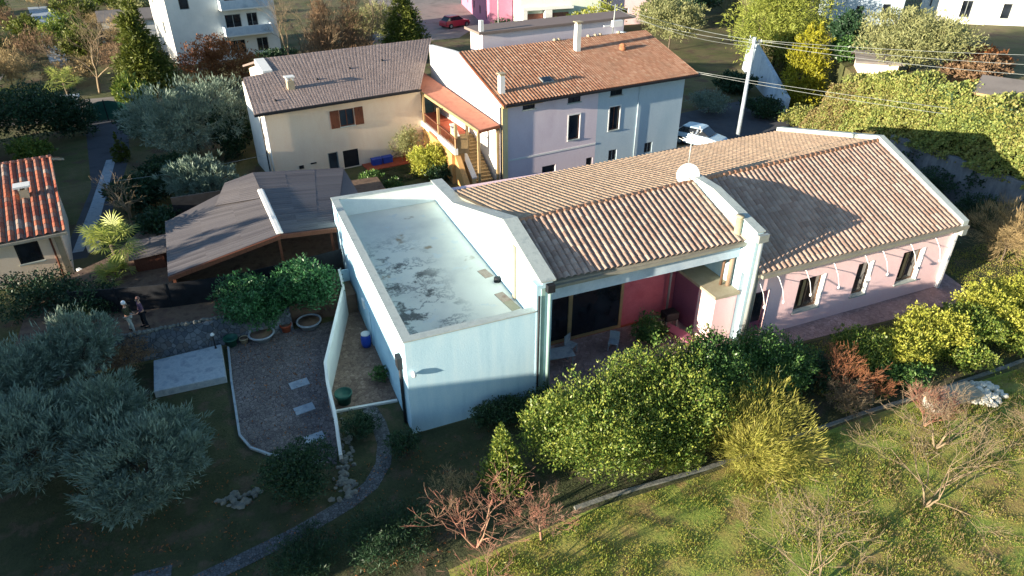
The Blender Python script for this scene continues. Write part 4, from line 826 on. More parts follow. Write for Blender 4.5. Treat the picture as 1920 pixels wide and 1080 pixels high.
wire('thin wire from the orange roof ridge to the pole', W(FR, 14.7, 7.1, 10.3), (px, py, 7.9), .6, .012)
wire('low overhead wire crossing the ivy above the pink house roof, upper strand', W(FR, 17.6, -.3, 6.3), (60, 21, 5.3), .35)
wire('low overhead wire crossing the ivy above the pink house roof, lower strand', W(FR, 17.6, -.3, 6.2), (60, 20, 5.0), .5)
wire('thin wire sagging over the dark garden left of the cream house', W(FL, -.1, .2, 2.2), (-7.3, 50, 2.4), .15, .012)
def car(lab, x, y, deg, mat, s=1, name='parked_car'):
    t = thing(name, lab, 'car', (x, y, 0)); f = frame(x, y, 0, deg) @ Matrix.Scale(s, 4)
    def loft(secs):   # (x, halfwidth, z0, z1)
        mb = MB(f); vs = []; fs = []
        for X, w, a, b in secs: vs += [(X, -w, a), (X, w, a), (X, w*.93, b), (X, -w*.93, b)]
        for i in range(len(secs)-1):
            for k in range(4): fs.append((i*4+k, i*4+(k+1) % 4, i*4+4+(k+1) % 4, i*4+4+k))
        fs += [(3, 2, 1, 0), tuple(len(vs)-4+k for k in range(4))]; return mb.add(vs, fs)
    body = loft([(-2.05, .72, .35, .75), (-1.9, .82, .25, .92), (-.9, .87, .22, .95), (.9, .87, .22, .92), (1.8, .82, .25, .78), (2.05, .7, .35, .62)]).build('body', mat, t, bevel=.05)
    loft([(-1.75, .68, .92, .96), (-1.25, .7, .92, 1.38), (.2, .7, .92, 1.42), (1.0, .66, .9, .95)]).build('cabin', 'glass', t, bevel=.04)
    loft([(-1.3, .62, 1.36, 1.42), (-1.0, .66, 1.38, 1.46), (.1, .66, 1.4, 1.47), (.35, .6, 1.36, 1.42)]).build('roof_panel', mat, t, bevel=.02)
    for sx in (-1.3, 1.3):
        for sy in (-.82, .82):
            mb = MB(f); mb.tube([(sx, sy-.1, .32), (sx, sy+.1, .32)], .32, 16); w = mb.build('wheel', 'dark', t); MB(f).tube([(sx, sy-.11, .32), (sx, sy+.11, .32)], .18, 12).build('rim', 'metal', w)
    for sy in (-.6, .6):
        MB(f).box(1.93, 2.06, sy-.14, sy+.14, .52, .66).build('headlight', 'dish', t); MB(f).box(-2.06, -1.95, sy-.12, sy+.12, .6, .75).build('tail_light', 'slabred', t)
M['carblue'] = paint('pale blue car paint', ['#a9c4d6', '#b5cddc'], .25, .5, 5, bmp=0); M['carred'] = paint('red car paint', ['#a03040', '#b03a48'], .3, .5, 5, bmp=0); M['cardark'] = paint('dark car paint', ['#2a3038', '#333a44'], .3, .5, 5, bmp=0)
car('pale blue car parked behind the pink house roof beside the tall house', 37.2, 46.3, -62, 'carblue', 1.1)
car('dark red car parked on the street at the top edge', 35.2, 104.5, 20, 'carred', 1.15)
car('dark car half hidden in the trees at the top left', -11, 112, 5, 'cardark', 1.2)
# citrus planters and pots
def pot(name, lab, cat, x, y, r, h, mat, z=0, fill=True, group=None):
    t = thing(name, lab, cat, (x, y, z), group); MB().lathe((x, y, z+.02), [(r*.72, 0), (r*.92, h*.8), (r*1.03, h*.82), (r*1.03, h), (r*.9, h), (r*.88, h*.85)], 20).build('pot', mat, t)
    if fill: MB().lathe((x, y, z+h*.86), [(r*.87, 0), (r*.87, .03)], 16).build('soil', 'soil', t)
pot('planter', 'wide round pale planter under the left citrus tree', 'planter', -.35, 30.95, .62, .38, 'concrete', group='round pale planters')
pot('planter', 'wide round pale planter under the right citrus tree', 'planter', 2.0, 31.15, .62, .38, 'concrete', group='round pale planters')
pot('flower_pot', 'dark green pot at the driveway corner by the stone wall', 'pot', -1.8, 31.0, .34, .45, 'greenplastic', fill=False)
pot('flower_pot', 'small pale pot beside the dark green pot', 'pot', -1.2, 30.95, .22, .3, 'beigecap')
pot('flower_pot', 'terracotta pot between the two pale planters', 'pot', .85, 31.2, .28, .4, 'terracotta')
pot('flower_pot', 'dark green tub on the brown patio near the white wall', 'tub', 2.45, 24.5, .38, .55, 'greenplastic', fill=False)
t = thing('water_barrel', 'blue barrel with white lid on the patio beside the blue wall', 'barrel', (4.3, 28.3, 0)); MB().lathe((4.3, 28.3, .016), [(.2, 0), (.25, .2), (.25, .5), (.2, .7)]).build('drum', 'blueplastic', t); MB().lathe((4.3, 28.3, .72), [(.22, 0), (.22, .06)]).build('lid', 'dish', t)
t = thing('tool_heap', 'small dark garden trolley by the white patio gate', 'trolley', (4.4, 32.6, 0)); MB().box(4.2, 4.6, 32.4, 32.8, .12, .4).build('tray', 'dark', t, bevel=.04); MB().tube([(4.2, 32.45, .14), (4.6, 32.45, .14)], .12, 10).build('wheels', 'dark', t)
# rubble, plank table and rocks
rnd = random.Random(3)
hp = MB()
for i in range(110):
    a = rnd.uniform(0, 6.28); r = rnd.uniform(0, 1)**.6; x = 28.7+math.cos(a)*r*1.05; y = 13.85+math.sin(a)*r*.75; hp.blobrock((x, y, .08+.5*(1-r)*rnd.random()), rnd.uniform(.12, .24), rnd)
tag(hp.build('rubble_heap', paint('white rubble', ['#c9c4b4', '#ded9c8', '#b0ab9c'], .9, 3, 14)), 'heap of broken white stones beside the board at the meadow edge', 'stone heap')
bd = thing('board_table', 'low grey concrete board bench tilted beside the heap of white stones', 'bench', (27, 13.9, 0))
MB(frame(26.9, 14.0, 0, -4)).wedge([(-1.35, -.55, .5), (1.2, -.5, .55), (1.2, .45, .62), (-1.3, .5, .55)], [(-1.35, -.55, .42), (1.2, -.5, .47), (1.2, .45, .54), (-1.3, .5, .47)]).build('board', 'beigecap', bd)
MB(frame(26.9, 14.0, 0, -4)).box(-1.25, -1.0, -.45, .4, 0, .42).build('support', 'rock', bd); MB(frame(26.9, 14.0, 0, -4)).box(.85, 1.1, -.42, .38, 0, .46).build('support', 'rock', bd)
def rocks(lab, pts, s, seed):
    rn = random.Random(seed); t = thing('rockery', lab, 'rocks', (pts[0][0], pts[0][1], 0))
    for x, y in pts:
        for k in range(4): MB().blobrock((x+rn.uniform(-.2, .2), y+rn.uniform(-.2, .2), rn.uniform(-.02, s*.25)), s*rn.uniform(.35, .95), rn).build('stone', 'darkrock', t)
rocks('line of pale rocks at the foot of the thin white wall', [(1.98+.02*i-.003*i*i, 23.7-.27*i) for i in range(12)], .17, 1)
rocks('flat pale rocks at the turn of the cobbled path', [(1.6+.12*math.sin(i), 20.9-.17*i) for i in range(11)]+[(1.25, 20.0), (1.3, 19.6), (1.0, 19.2)], .22, 2)
rocks('grey rocks in the shaded lawn between the olive and the round bush', [(-2.9+.33*i, 20.75-.04*i) for i in range(5)]+[(-2.5, 20.2), (-2.1, 20.3)], .26, 3)

# people ----------------------------------------------------------------
def skinned(name, joints, edges, mat, parent, sub=2, root=0):
    me = D.meshes.new(name); me.from_pydata([j[0] for j in joints], edges, []); o = link(me, name, mat, parent)
    s = o.modifiers.new('skin', 'SKIN'); s.use_smooth_shade = True
    for i, j in enumerate(joints):
        sv = me.skin_vertices[0].data[i]; rr = j[1]; sv.radius = rr if isinstance(rr, tuple) else (rr, rr); sv.use_root = (i == root)
    m = o.modifiers.new('sub', 'SUBSURF'); m.levels = m.render_levels = sub; return o
def person(lab, x, y, z, deg, h, jacket, trousers, hair, pose):
    t = thing('person', lab, 'person', (x, y, z)); f = frame(x, y, z, deg) @ Matrix.Scale(h/1.75, 4)
    P = lambda a: tuple(f @ Vector(a)); k = h/1.75; lf, rf_ = pose['feet']; le, lh, re, rh = pose['arms']
    J = [((0, 0, .95), (.15, .11)), ((0, -.01, 1.15), (.13, .10)), ((0, 0, 1.36), (.17, .11)), ((0, 0, 1.47), .06), ((0, -.01, 1.56), .055), ((0, -.02, 1.64), (.075, .095)), ((0, -.01, 1.72), (.06, .075)),
         ((.17, 0, 1.40), .06), (le, .042), (lh, .03), ((-.17, 0, 1.40), .06), (re, .042), (rh, .03),
         ((.09, 0, .88), .09), ((.10+lf[0]*.4, lf[1]*.5-.03, .48), .062), ((.10+lf[0], lf[1], .09), .042), ((.10+lf[0], lf[1]-.17, .04), .035),
         ((-.09, 0, .88), .09), ((-.10+rf_[0]*.4, rf_[1]*.5-.03, .48), .062), ((-.10+rf_[0], rf_[1], .09), .042), ((-.10+rf_[0], rf_[1]-.17, .04), .035)]
    E_ = [(0, 1), (1, 2), (2, 3), (3, 4), (4, 5), (5, 6), (2, 7), (7, 8), (8, 9), (2, 10), (10, 11), (11, 12), (0, 13), (13, 14), (14, 15), (15, 16), (0, 17), (17, 18), (18, 19), (19, 20)]
    for hnd, sx in ((9, 1), (12, -1)):   # palm and five fingers
        hp_ = Vector(J[hnd][0]); el = Vector(J[hnd-1][0]); d = (hp_-el).normalized(); sd = d.cross(Vector((0, 0, 1))).normalized() if abs(d.z) < .9 else Vector((0, 1, 0))
        pi = len(J); J.append((tuple(hp_+d*.07), (.035, .018))); E_.append((hnd, pi))
        for q in range(4):
            a = len(J); o_ = sd*(q-1.5)*.021; l = (.07, .08, .076, .06)[q]; J.append((tuple(hp_+d*.10+o_), .009)); J.append((tuple(hp_+d*(.10+l)+o_+Vector((0, 0, -.015))), .007)); E_ += [(pi, a), (a, a+1)]
        a = len(J); J.append((tuple(hp_+d*.06+sd*.05*-sx), .011)); J.append((tuple(hp_+d*.10+sd*.06*-sx), .009)); E_ += [(hnd, a), (a, a+1)]
    sc = lambda r: tuple(c*k for c in r) if isinstance(r, tuple) else r*k
    b = skinned('body', [(P(p), sc(r)) for p, r in J], E_, paint('skin', ['#b98a72', '#c4967c'], .6, 3, 10, bmp=0), t)
    up = lambda idx, g, tr=1: [(P(Vector(J[i][0]) if not (tr < 1 and i in (9, 12)) else Vector(J[i-1][0]).lerp(Vector(J[i][0]), .92)), sc(tuple(c+g for c in J[i][1]) if isinstance(J[i][1], tuple) else J[i][1]+g)) for i in idx]
    skinned('jacket', up([0, 1, 2, 7, 8, 9, 10, 11, 12], .022, .9), [(0, 1), (1, 2), (2, 3), (3, 4), (4, 5), (2, 6), (6, 7), (7, 8)], jacket, t)
    skinned('trousers', up([0, 13, 14, 15, 17, 18, 19], .02), [(0, 1), (1, 2), (2, 3), (0, 4), (4, 5), (5, 6)], trousers, t)
    for i in (16, 20):
        a, c = Vector(J[i-1][0]), Vector(J[i][0]); m = MB(f); m.tube([(a.x, a.y+.06, .05), (a.x, a.y-.05, .055), (c.x, c.y-.02, .04)], [.045, .052, .035], 10); m.build('shoe', 'dark', t)
    m = MB(f); m.lathe((0, .005, 1.68), [(.098, -.05), (.108, 0), (.10, .06), (.06, .115), (.01, .13)], 16); m.build('hair', hair, t)
    m = MB(f); m.tube([(0, -.11, 1.645), (0, -.135, 1.62)], [.012, .02], 6); m.lathe((.035, -.1, 1.655), [(.006, 0), (.012, .008), (.004, .016)], 6); m.lathe((-.035, -.1, 1.655), [(.006, 0), (.012, .008), (.004, .016)], 6); m.box(-.028, .028, -.112, -.095, 1.585, 1.595); m.tube([(.085, 0, 1.62), (.1, .01, 1.67)], .018, 6); m.tube([(-.085, 0, 1.62), (-.1, .01, 1.67)], .018, 6); m.build('face', 'peach', t)
M['olivecoat'] = paint('olive coat cloth', ['#3a3a28', '#45442f'], .9, 4, 20); M['whitehair'] = paint('white hair', ['#d8d8d8', '#ececec'], .8, 8, 30); M['palejeans'] = paint('pale trousers cloth', ['#9aa09a', '#b4b8b0'], .9, 4, 20)
M['plumcoat'] = paint('plum cloth', ['#5a4456', '#6c5266'], .9, 4, 20); M['brownhair'] = paint('brown hair', ['#7a5a52', '#6a4c44'], .8, 8, 30); M['darkcloth'] = paint('dark trousers cloth', ['#1c1e24', '#24262e'], .9, 4, 20)
person('white haired person in an olive coat and pale trousers on the earth path', -6.0, 32.35, 1.1, 75, 1.68, 'olivecoat', 'palejeans', 'whitehair', dict(feet=((.02, .12), (-.02, -.14)), arms=((.24, -.02, 1.16), (.22, -.18, 1.0), (-.24, -.03, 1.16), (-.2, -.26, 1.12))))
person('person in a plum top and dark trousers, right one on the earth path', -5.4, 32.55, 1.1, -70, 1.66, 'plumcoat', 'darkcloth', 'brownhair', dict(feet=((.03, .05), (-.02, -.06)), arms=((.25, -.02, 1.16), (.2, -.2, 1.05), (-.25, 0, 1.16), (-.26, -.08, .92))))

# ------------------------------------------------------------------ vegetation: near left garden
OL = dict(outw=.9, up=.45, cs=.17, fill=.62, per=45, rnd=.75)
for i, (lab, x, y, z, r, h) in enumerate([
   ('silvery olive tree nearest the camera on the dark lawn, widest of the near olives', -5.2, 21.7, 0, 2.6, 3.7),
   ('silvery olive tree at the left edge beside the nearest olive', -9.2, 24.2, 0, 2.5, 3.9),
   ('silvery olive tree between the nearest olive and the stone wall', -6.6, 25.2, 0, 1.9, 3.7),
   ('silvery olive tree at the left edge below the earth path', -10.3, 28.8, 0, 2.1, 3.9),
   ('upright silvery olive tree close to the two people', -7.9, 30.0, 0, 1.7, 4.1)]):
    tree('olive_tree', lab, 'olive tree', x, y, lump(i+1, r, h, 10, h*.55, sub=.40), 'olive', int(7500*r), .26, .04, seed=i, trunk=.14, group='silvery olive trees of the near garden', **OL)
LD = dict(outw=.5, up=.3, cs=.32, fill=.4, per=18, rnd=1)
def bush(lab, x, y, r, h, mat, n, seed, L=.14, W=.07, cat='bush', name='bush', sq=1, k=5, group=None, z=0, **kw):
    o = dict(LD); o.update(kw); return tree(name, lab, cat, x, y, lump(seed, r, h, k, h*.5, sq), mat, n, L, W, seed=seed, z=z, trunk=.05, group=group, part='foliage', **o)
bush('dark reddish shrub against the left end of the rubble wall', -6.3, 30.6, 1.15, 1.7, 'drybrown', 2600, 20, .16, .03, cat='shrub', name='shrub')
bush('dark evergreen hedge bush left of the black screen fence', -8.0, 35.2, 1.5, 2.6, 'hedge', 5000, 21, cat='hedge')
bush('dark evergreen hedge bush at the left edge below the red roofed house', -10.2, 37.0, 2.1, 2.9, 'hedge', 8000, 22, cat='hedge')
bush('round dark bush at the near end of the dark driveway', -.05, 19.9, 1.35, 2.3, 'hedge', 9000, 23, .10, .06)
for i, (x, y, r, h, lab) in enumerate([(-.45, 31.6, 1.5, 3.1, 'glossy citrus tree standing in the left pale planter'), (2.2, 31.9, 1.65, 3.4, 'glossy citrus tree beside the blue block in the right pale planter')]):
    tree('citrus_tree', lab, 'citrus tree', x, y, lump(30+i, r, h, 6, h*.6), 'citrus', 8500, .17, .075, seed=30+i, trunk=.07, z=.1, outw=.6, up=.3, cs=.3, per=14, fill=.45)
bush('low dark shrub in the gravel bed under the thin white wall', 2.6, 22.3, .75, 1.0, 'hedge', 2400, 24, .1, .05, cat='shrub', name='shrub')
bush('dark shrub left of the near corner of the blue block', 4.0, 20.3, .7, 1.4, 'hedge', 2600, 25, .1, .05, cat='shrub', name='shrub')
bush('small leafy pot plant growing on the brown patio by the blue wall', 4.25, 25.3, .4, .9, 'laureldark', 700, 26, .16, .05, cat='plant', name='plant')
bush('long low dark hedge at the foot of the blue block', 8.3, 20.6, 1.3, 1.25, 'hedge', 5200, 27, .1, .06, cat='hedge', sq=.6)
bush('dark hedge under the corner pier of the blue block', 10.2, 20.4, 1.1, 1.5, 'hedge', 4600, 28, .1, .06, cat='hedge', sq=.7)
bush('dark rosemary like hedge at the bottom edge left of the bare trees', 2.3, 16.3, 1.75, 1.35, 'hedge', 9000, 29, .16, .025, cat='hedge', sq=.75)
bush('dark low hedge at the bottom edge beside the cobbled path', -.3, 16.6, 1.3, 1.0, 'hedge', 5000, 33, .14, .03, cat='hedge', sq=.8)
bush('grey wispy shrub behind the left bare tree', 4.9, 17.2, .9, 1.3, 'dry', 1400, 34, .25, .015, cat='shrub', name='shrub', outw=.8, up=.5)
tree('young_conifer', 'narrow pointed light green evergreen lit by the sun in front of the blue block', 'evergreen', 6.95, 17.2, cone(.75, 3.1, 8, .15, 2), 'laurel', 6500, .13, .06, seed=40, trunk=.05, up=.7, outw=.5, cs=.4, fill=.35, per=16)
# ---- sunny bushes in front of the pink house
for i, (lab, x, y, r, h, m, n, sq) in enumerate([
   ('big rounded laurel bush nearest the blue block', 10.9, 17.2, 2.6, 4.1, 'laurel', 19000, .9),
   ('big laurel bush in the middle in front of the veranda', 14.1, 17.5, 2.6, 4.1, 'laurel', 17000, .85),
   ('laurel bush in the second row reaching toward the side store', 16.6, 18.1, 2.1, 3.9, 'laureldark', 12000, .85),
   ('dark glossy rounded bush in front of the pink wall end pier', 19.4, 17.7, 2.15, 3.2, 'laureldark', 17000, .9),
   ('low spreading laurel bush above the stone border', 13.2, 15.9, 1.8, 2.4, 'laurel', 11000, .6)]):
    tree('laurel_bush', lab, 'bush', x, y, lump(50+i, r, h, 8, h*.5, sq), m, int(n*1.5), .125, .06, seed=50+i, trunk=.08, part='foliage', up=.7, outw=.5, cs=.19, fill=.55, per=16)
tree('feathery_shrub', 'light feathery yellow green shrub leaning over the stone border', 'shrub', 17.0, 15.2, lump(60, 2.35, 2.9, 8, 1.0, .9), 'feather', 19000, .26, .022, seed=60, trunk=.05, part='foliage', up=.5, outw=1.2, cs=.3, fill=.3, per=40, rnd=.5)
lp = [(25.2, 17.5, 1.5, 2.0, 'laurel'), (27.2, 17.0, 1.35, 1.9, 'yellowleaf'), (29.4, 17.3, 1.55, 2.1, 'yellowleaf'), (31.6, 17.1, 1.5, 2.0, 'laurel'), (33.6, 17.5, 1.55, 2.2, 'yellowleaf'), (36.0, 17.7, 1.6, 2.3, 'yellowleaf'), (38.4, 17.5, 1.6, 2.1, 'laurel')]
pos = ['leftmost bush of the yellow green laurel row before the brick terrace', 'second bush from the left of the yellow green laurel row', 'third bush from the left of the yellow green laurel row', 'fourth bush from the left of the yellow green laurel row', 'fifth bush from the left of the yellow green laurel row', 'sixth bush from the left of the yellow green laurel row near the terrace corner', 'bush at the right edge of the photo ending the yellow green laurel row']
for i, (x, y, r, h, m) in enumerate(lp):
    bush(pos[i], x, y, r, h, m, 10500, 70+i, .13, .062, name='laurel_bush', group='row of laurel bushes along the terrace', up=.5, cs=.2, fill=.5, per=14)
bush('low dark green shrub under the laurel row beside the border', 26.0, 15.9, 1.1, 1.1, 'laureldark', 3400, 80, cat='shrub', name='shrub')
bush('low green shrub under the laurel row behind the board bench', 30.0, 15.9, 1.2, 1.0, 'laurel', 3400, 81, cat='shrub', name='shrub')
bush('low green shrub under the right half of the laurel row', 33.6, 15.9, 1.3, 1.1, 'laurel', 3800, 87, cat='shrub', name='shrub')
bush('low yellow green shrub under the laurel row at the right edge', 37.2, 16.0, 1.4, 1.3, 'yellowleaf', 4200, 88, cat='shrub', name='shrub')
bush('dark green shrub between the glossy bush and the rusty shrub', 22.0, 17.4, 1.2, 1.8, 'hedge', 4600, 82, cat='shrub', name='shrub')
bush('potted shrub standing on the veranda before the red wall', 17.1, 23.0, .85, 2.0, 'laureldark', 2600, 83, .16, .07, cat='shrub', name='shrub')
bush('grey blue shrub in the shade right of the pink house', 39.6, 25.5, 1.1, 1.4, 'olive', 2600, 84, .2, .03, cat='shrub', name='shrub')
bare_tree('rusty_shrub', 'rusty orange dry shrub left of the yellow green laurel row', 23.1, 16.4, 2.3, 5, 'twigorange', 4, 6, .35, .25, .022, nsub=3, cat='shrub')
bare_tree('rusty_shrub', 'second smaller rusty dry shrub by the border right of the first', 24.1, 15.6, 1.5, 6, 'twigorange', 3, 6, .35, .25, .02, nsub=4, cat='shrub')
bare_tree('bare_shrub', 'grey tangle of bare stems at the border under the rusty shrub', 22.4, 15.5, 1.5, 7, 'twig', 4, 8, .6, .2, .02, nsub=4, cat='shrub')
bare_tree('bare_shrub', 'red stemmed bare shrub left of the board bench', 24.6, 13.4, 1.9, 8, 'twigred', 4, 9, .3, .3, .025, nsub=3, cat='shrub')
# bare fruit trees of the meadow
bare_tree('fruit_tree', 'bare reddish fruit tree, left one of the pair beside the narrow evergreen', 5.1, 15.1, 3.2, 11, 'twigred', 5, 3, .42, .3, .05, nsub=2, group='bare fruit trees')
bare_tree('fruit_tree', 'bare reddish fruit tree, right one of the pair under the big laurel', 7.3, 14.5, 2.7, 12, 'twigred', 5, 1, .45, .3, .05, nsub=3, group='bare fruit trees')
bare_tree('fruit_tree', 'wide pale bare fruit tree low on the right part of the meadow', 20.9, 10.3, 4.2, 13, 'twig', 5, 3, .7, .22, .045, nsub=2, group='bare fruit trees')
bare_tree('fruit_tree', 'pale bare fruit tree at the bottom edge right of the middle', 14.6, 9.2, 4.2, 14, 'twig', 5, 3, .75, .22, .04, nsub=2, group='bare fruit trees')
bare_tree('fruit_tree', 'bare fruit tree with reddish twig tips just below the board bench', 23.9, 12.3, 2.8, 15, 'twig', 5, 3, .6, .28, .05, nsub=2, group='bare fruit trees')
bare_tree('fruit_tree', 'bare fruit tree whose pale crown leans into the right edge', 25.6, 9.0, 4.4, 16, 'twig', 5, 3, .7, .22, .05, nsub=2, group='bare fruit trees')
bare_tree('fruit_tree', 'bare fruit tree peeking in at the bottom edge below the pair', 4.6, 12.6, 2.4, 17, 'twigred', 4, 2, .5, .3, .05, nsub=3, group='bare fruit trees')
tree('willow_shrub', 'pale beige leafless willowy shrub at the right edge beyond the laurel row', 'shrub', 41.3, 22.0, lump(85, 2.1, 3.6, 7, 1.8), 'dry', 8000, .42, .018, seed=85, trunk=.06, part='crown', up=.7, outw=1.2, cs=.3, fill=.2, per=60, rnd=.5)

# ---- grass
def grass(name, poly, n, L, W, mat, seed, lab=None, z=.0, clump=.5, clumpn=None):
    rg = np.random.RandomState(seed); xs = [p[0] for p in poly]; ys_ = [p[1] for p in poly]
    P = np.stack([rg.uniform(min(xs), max(xs), n*2), rg.uniform(min(ys_), max(ys_), n*2)], 1)
    ins = np.zeros(len(P), bool); j = len(poly)-1
    for i in range(len(poly)):
        xi, yi = poly[i]; xj, yj = poly[j]
        c = ((yi > P[:, 1]) != (yj > P[:, 1])) & (P[:, 0] < (xj-xi)*(P[:, 1]-yi)/(yj-yi+1e-9)+xi); ins ^= c; j = i
    P = P[ins]; f = np.sin(P[:, 0]*1.7+np.sin(P[:, 1]*2.3)*1.5)*np.sin(P[:, 1]*2.1+np.sin(P[:, 0]*1.1)*2)+np.sin(P[:, 0]*5.1+P[:, 1]*3.7)*.5+rg.normal(0, .6, len(P))
    k = np.clip(.75+f*clump, .15, 1.9); P = P[rg.rand(len(P)) < np.clip(k, .2, 1)]; P = P[:n]; k = k[:0]
    m = len(P); f = np.sin(P[:, 0]*1.7+np.sin(P[:, 1]*2.3)*1.5)*np.sin(P[:, 1]*2.1+np.sin(P[:, 0]*1.1)*2); h = np.clip(.8+f*clump, .3, 1.6)[:, None]*rg.uniform(.6, 1.3, (m, 1))
    p = np.concatenate([P, np.full((m, 1), z)], 1); ax = unit(rg.normal(size=(m, 3))*.75+np.array([0, 0, 1.]))
    ax[:, 2] = np.abs(ax[:, 2]); sd = unit(np.cross(ax, rg.normal(size=(m, 3))))
    q = np.stack([p-sd*W*.4, p+sd*W*.4, p+ax*L*h*.6+sd*W*.5, p+ax*L*h], 1).reshape(-1, 3)
    return tag(npmesh(name, q, 4, mat), lab, None, None, 'stuff')
grass('meadow_grass', [(3.6, 5), (44, 5), (44, 14.4), (22.8, 14.5), (9.5, 14.9), (4, 14.4)], 230000, .08, .024, 'grass', 1, clump=.5)
grass('lawn_grass', [(-9, 17), (4, 14.8), (22, 15.4), (22, 16.4), (8, 20.5), (4.4, 21), (1, 20), (-2.2, 23), (-2.3, 27.8), (-5.6, 28), (-9, 22)], 50000, .07, .02, 'grassdark', 2, clump=.3)
grass('lawn_grass', [(22, 15.3), (44, 15.3), (44, 24), (37.4, 24), (36.4, 19.4), (22, 20)], 26000, .10, .035, 'grass', 3, clump=.3)
grass('lawn_grass', [(9.7, 47.7), (14.6, 48.7), (14.6, 51.8), (9.5, 51)], 5000, .12, .04, 'grassdark', 4)

grass('fallen_leaves', [(-9, 17), (4, 14.8), (8, 20.5), (1, 21), (-2.1, 23), (-2.1, 30.8), (2, 30.8), (1.8, 24), (1, 20), (-5.6, 28), (-9, 22)], 2600, .085, .05, 'beech', 5, z=.03)
grass('meadow_weeds', [(4, 5), (44, 5), (44, 14.2), (22.8, 14.3), (9.5, 14.6), (4, 14)], 24000, .12, .035, 'laurel', 6, clump=1.0)
grass('dry_grass', [(14, 5), (44, 5), (44, 14.2), (26, 14.3), (18, 11)], 26000, .16, .018, 'dry', 8, clump=.9)
# ---- ivy bank
rg = np.random.RandomState(9)
def ivy(name, n, yr, fz, mat, lab=None, L=.2, W=.14):
    y = rg.uniform(*yr, n); t = rg.rand(n)**.9
    top = np.where(y < 38, 6.3, 6.3-(y-38)*.3); lo = np.where(y < 38, 2.7, np.maximum(.15, 2.7-(y-38)*.8)); lo = fz(y, lo)
    z = lo+(top-lo)*t; x = 46.6+(z-lo)/(top-lo)*2.7+.0; b = .45*np.sin(y*1.3+z*1.1)+.3*np.sin(y*3.1-z*2.3)+.2*np.sin(y*6.3+z*5)
    x = x-.25-b*.6-rg.rand(n)*.35; z = z+b*.25
    P = np.stack([x, y, z], 1); ax = unit(rg.normal(size=(n, 3))+np.array([-.5, 0, .2])); sd = unit(np.cross(ax, rg.normal(size=(n, 3))))
    q = np.stack([P, P+ax*L*.5+sd*W*.5, P+ax*L, P+ax*L*.5-sd*W*.5], 1).reshape(-1, 3)
    return tag(npmesh(name, q, 4, mat), lab, None, None, 'stuff')
ivy('ivy_cover', 60000, (4, 44), lambda y, lo: lo, 'ivy')
ivy('hanging_ivy', 12000, (22, 37), lambda y, lo: lo-1.5+np.sin(y*2.1)*.5, 'hedge')
ivy('dry_ivy_cover', 9000, (41, 44.5), lambda y, lo: lo, 'ivyrust')
n = 16000; y = rg.uniform(8, 43.5, n); q0 = np.stack([rg.uniform(48.9, 51.8, n), y, 5.95-np.maximum(y-38, 0)*.27+.3*np.sin(y*1.9)+rg.rand(n)*.6], 1); ax = unit(rg.normal(size=(n, 3))+np.array([0, 0, .5])); sd = unit(np.cross(ax, rg.normal(size=(n, 3))))
tag(npmesh('ivy_cover', np.stack([q0, q0+ax*.12+sd*.08, q0+ax*.24, q0+ax*.12-sd*.08], 1).reshape(-1, 3), 4, 'ivy'), kind='stuff')
# ---- right hand trees
tree('golden_cypress', 'golden yellow conifer with flame shape at the left end of the ivy bank', 'conifer', 52.2, 50.8, [(0, 0, 1.5, 1.7, 1.7, 1.5), (.1, .2, 3.0, 1.9, 1.9, 1.5), (.5, .5, 4.6, 1.8, 1.8, 1.4), (.9, .9, 6.0, 1.4, 1.4, 1.1), (1.1, 1.0, 7.1, .7, .7, .8)], 'yellowconifer', 9000, .32, .12, seed=90, up=.6, per=18)
tree('tall_cedar', 'tall bright green feathery cedar behind the utility pole', 'conifer', 60.6, 64.2, [(0, 0, 3, 4.4, 3.6, 2.6), (-1.5, .5, 5.5, 4.2, 4, 2.6), (1.5, -1, 6.5, 4.0, 3.6, 2.4), (-.5, 0, 9, 4.2, 4, 2.6), (1, 0, 11.5, 3.4, 3.4, 2.4), (.5, 0, 14, 2.2, 2.2, 2)], 'brightconifer', 26000, .45, .09, seed=91, up=-.1, outw=.8, per=34, cs=.3)
tree('olive_tree', 'large round sunlit olive tree in the upper right before the cream villa', 'olive tree', 58.0, 44.6, lump(92, 4.2, 5.4, 8, 3.0), 'olivesun', 22000, .3, .09, seed=92, z=4.5, per=30, outw=.7, up=.3)
tree('olive_tree', 'sunlit olive tree behind the far ridge of the orange roof', 'olive tree', 55.5, 78, lump(93, 4.4, 6.8, 7, 4), 'olivesun', 14000, .36, .1, seed=93, per=30)
tree('dark_tree', 'dark tree beneath the wires at the top edge right of the sunlit olive', 'tree', 63, 88, lump(94, 4, 6, 6, 3.4), 'hedge', 8000, .4, .18, seed=94)
for i, (lab, x, y, r, h, m) in enumerate([
   ('dark green tree in front of the blue white house, top right', 61.5, 55.5, 1.9, 3.4, 'hedge'), ('mid green shrub between the cedar and the large olive', 56.5, 50.5, 1.8, 2.2, 'laureldark'),
   ('rusty brown shrub between the large olive and the timber garage', 55.0, 36.8, 1.6, 1.2, 'beech'), ('dark shrub behind the timber garage at the right edge', 62, 41, 2.6, 2.0, 'drybrown'), ('rusty orange tree at the right edge by the cream villa', 64.5, 42.5, 2.0, 2.2, 'beech'),
   ('dark shrub under the ramp wall beside the utility pole', 50.5, 58.5, 1.9, 2.0, 'hedge')]):
    bush(lab, x, y, r, h, m, 4200, 95+i, .32, .16, cat='tree' if r > 2.4 else 'shrub', name='tree' if r > 2.4 else 'shrub', z=0 if i == 5 else 4.5)
tree('yellow_shrub', 'bright yellow shrub behind the brown flat roof ridge', 'shrub', 49.5, 90.5, [(-3, 0, 1.5, 3, 1.8, 1.4), (0, 0, 1.8, 3, 1.8, 1.6), (3.2, 0, 2.3, 3, 1.8, 2)], 'yellowleaf', 6500, .34, .14, seed=101, part='foliage')
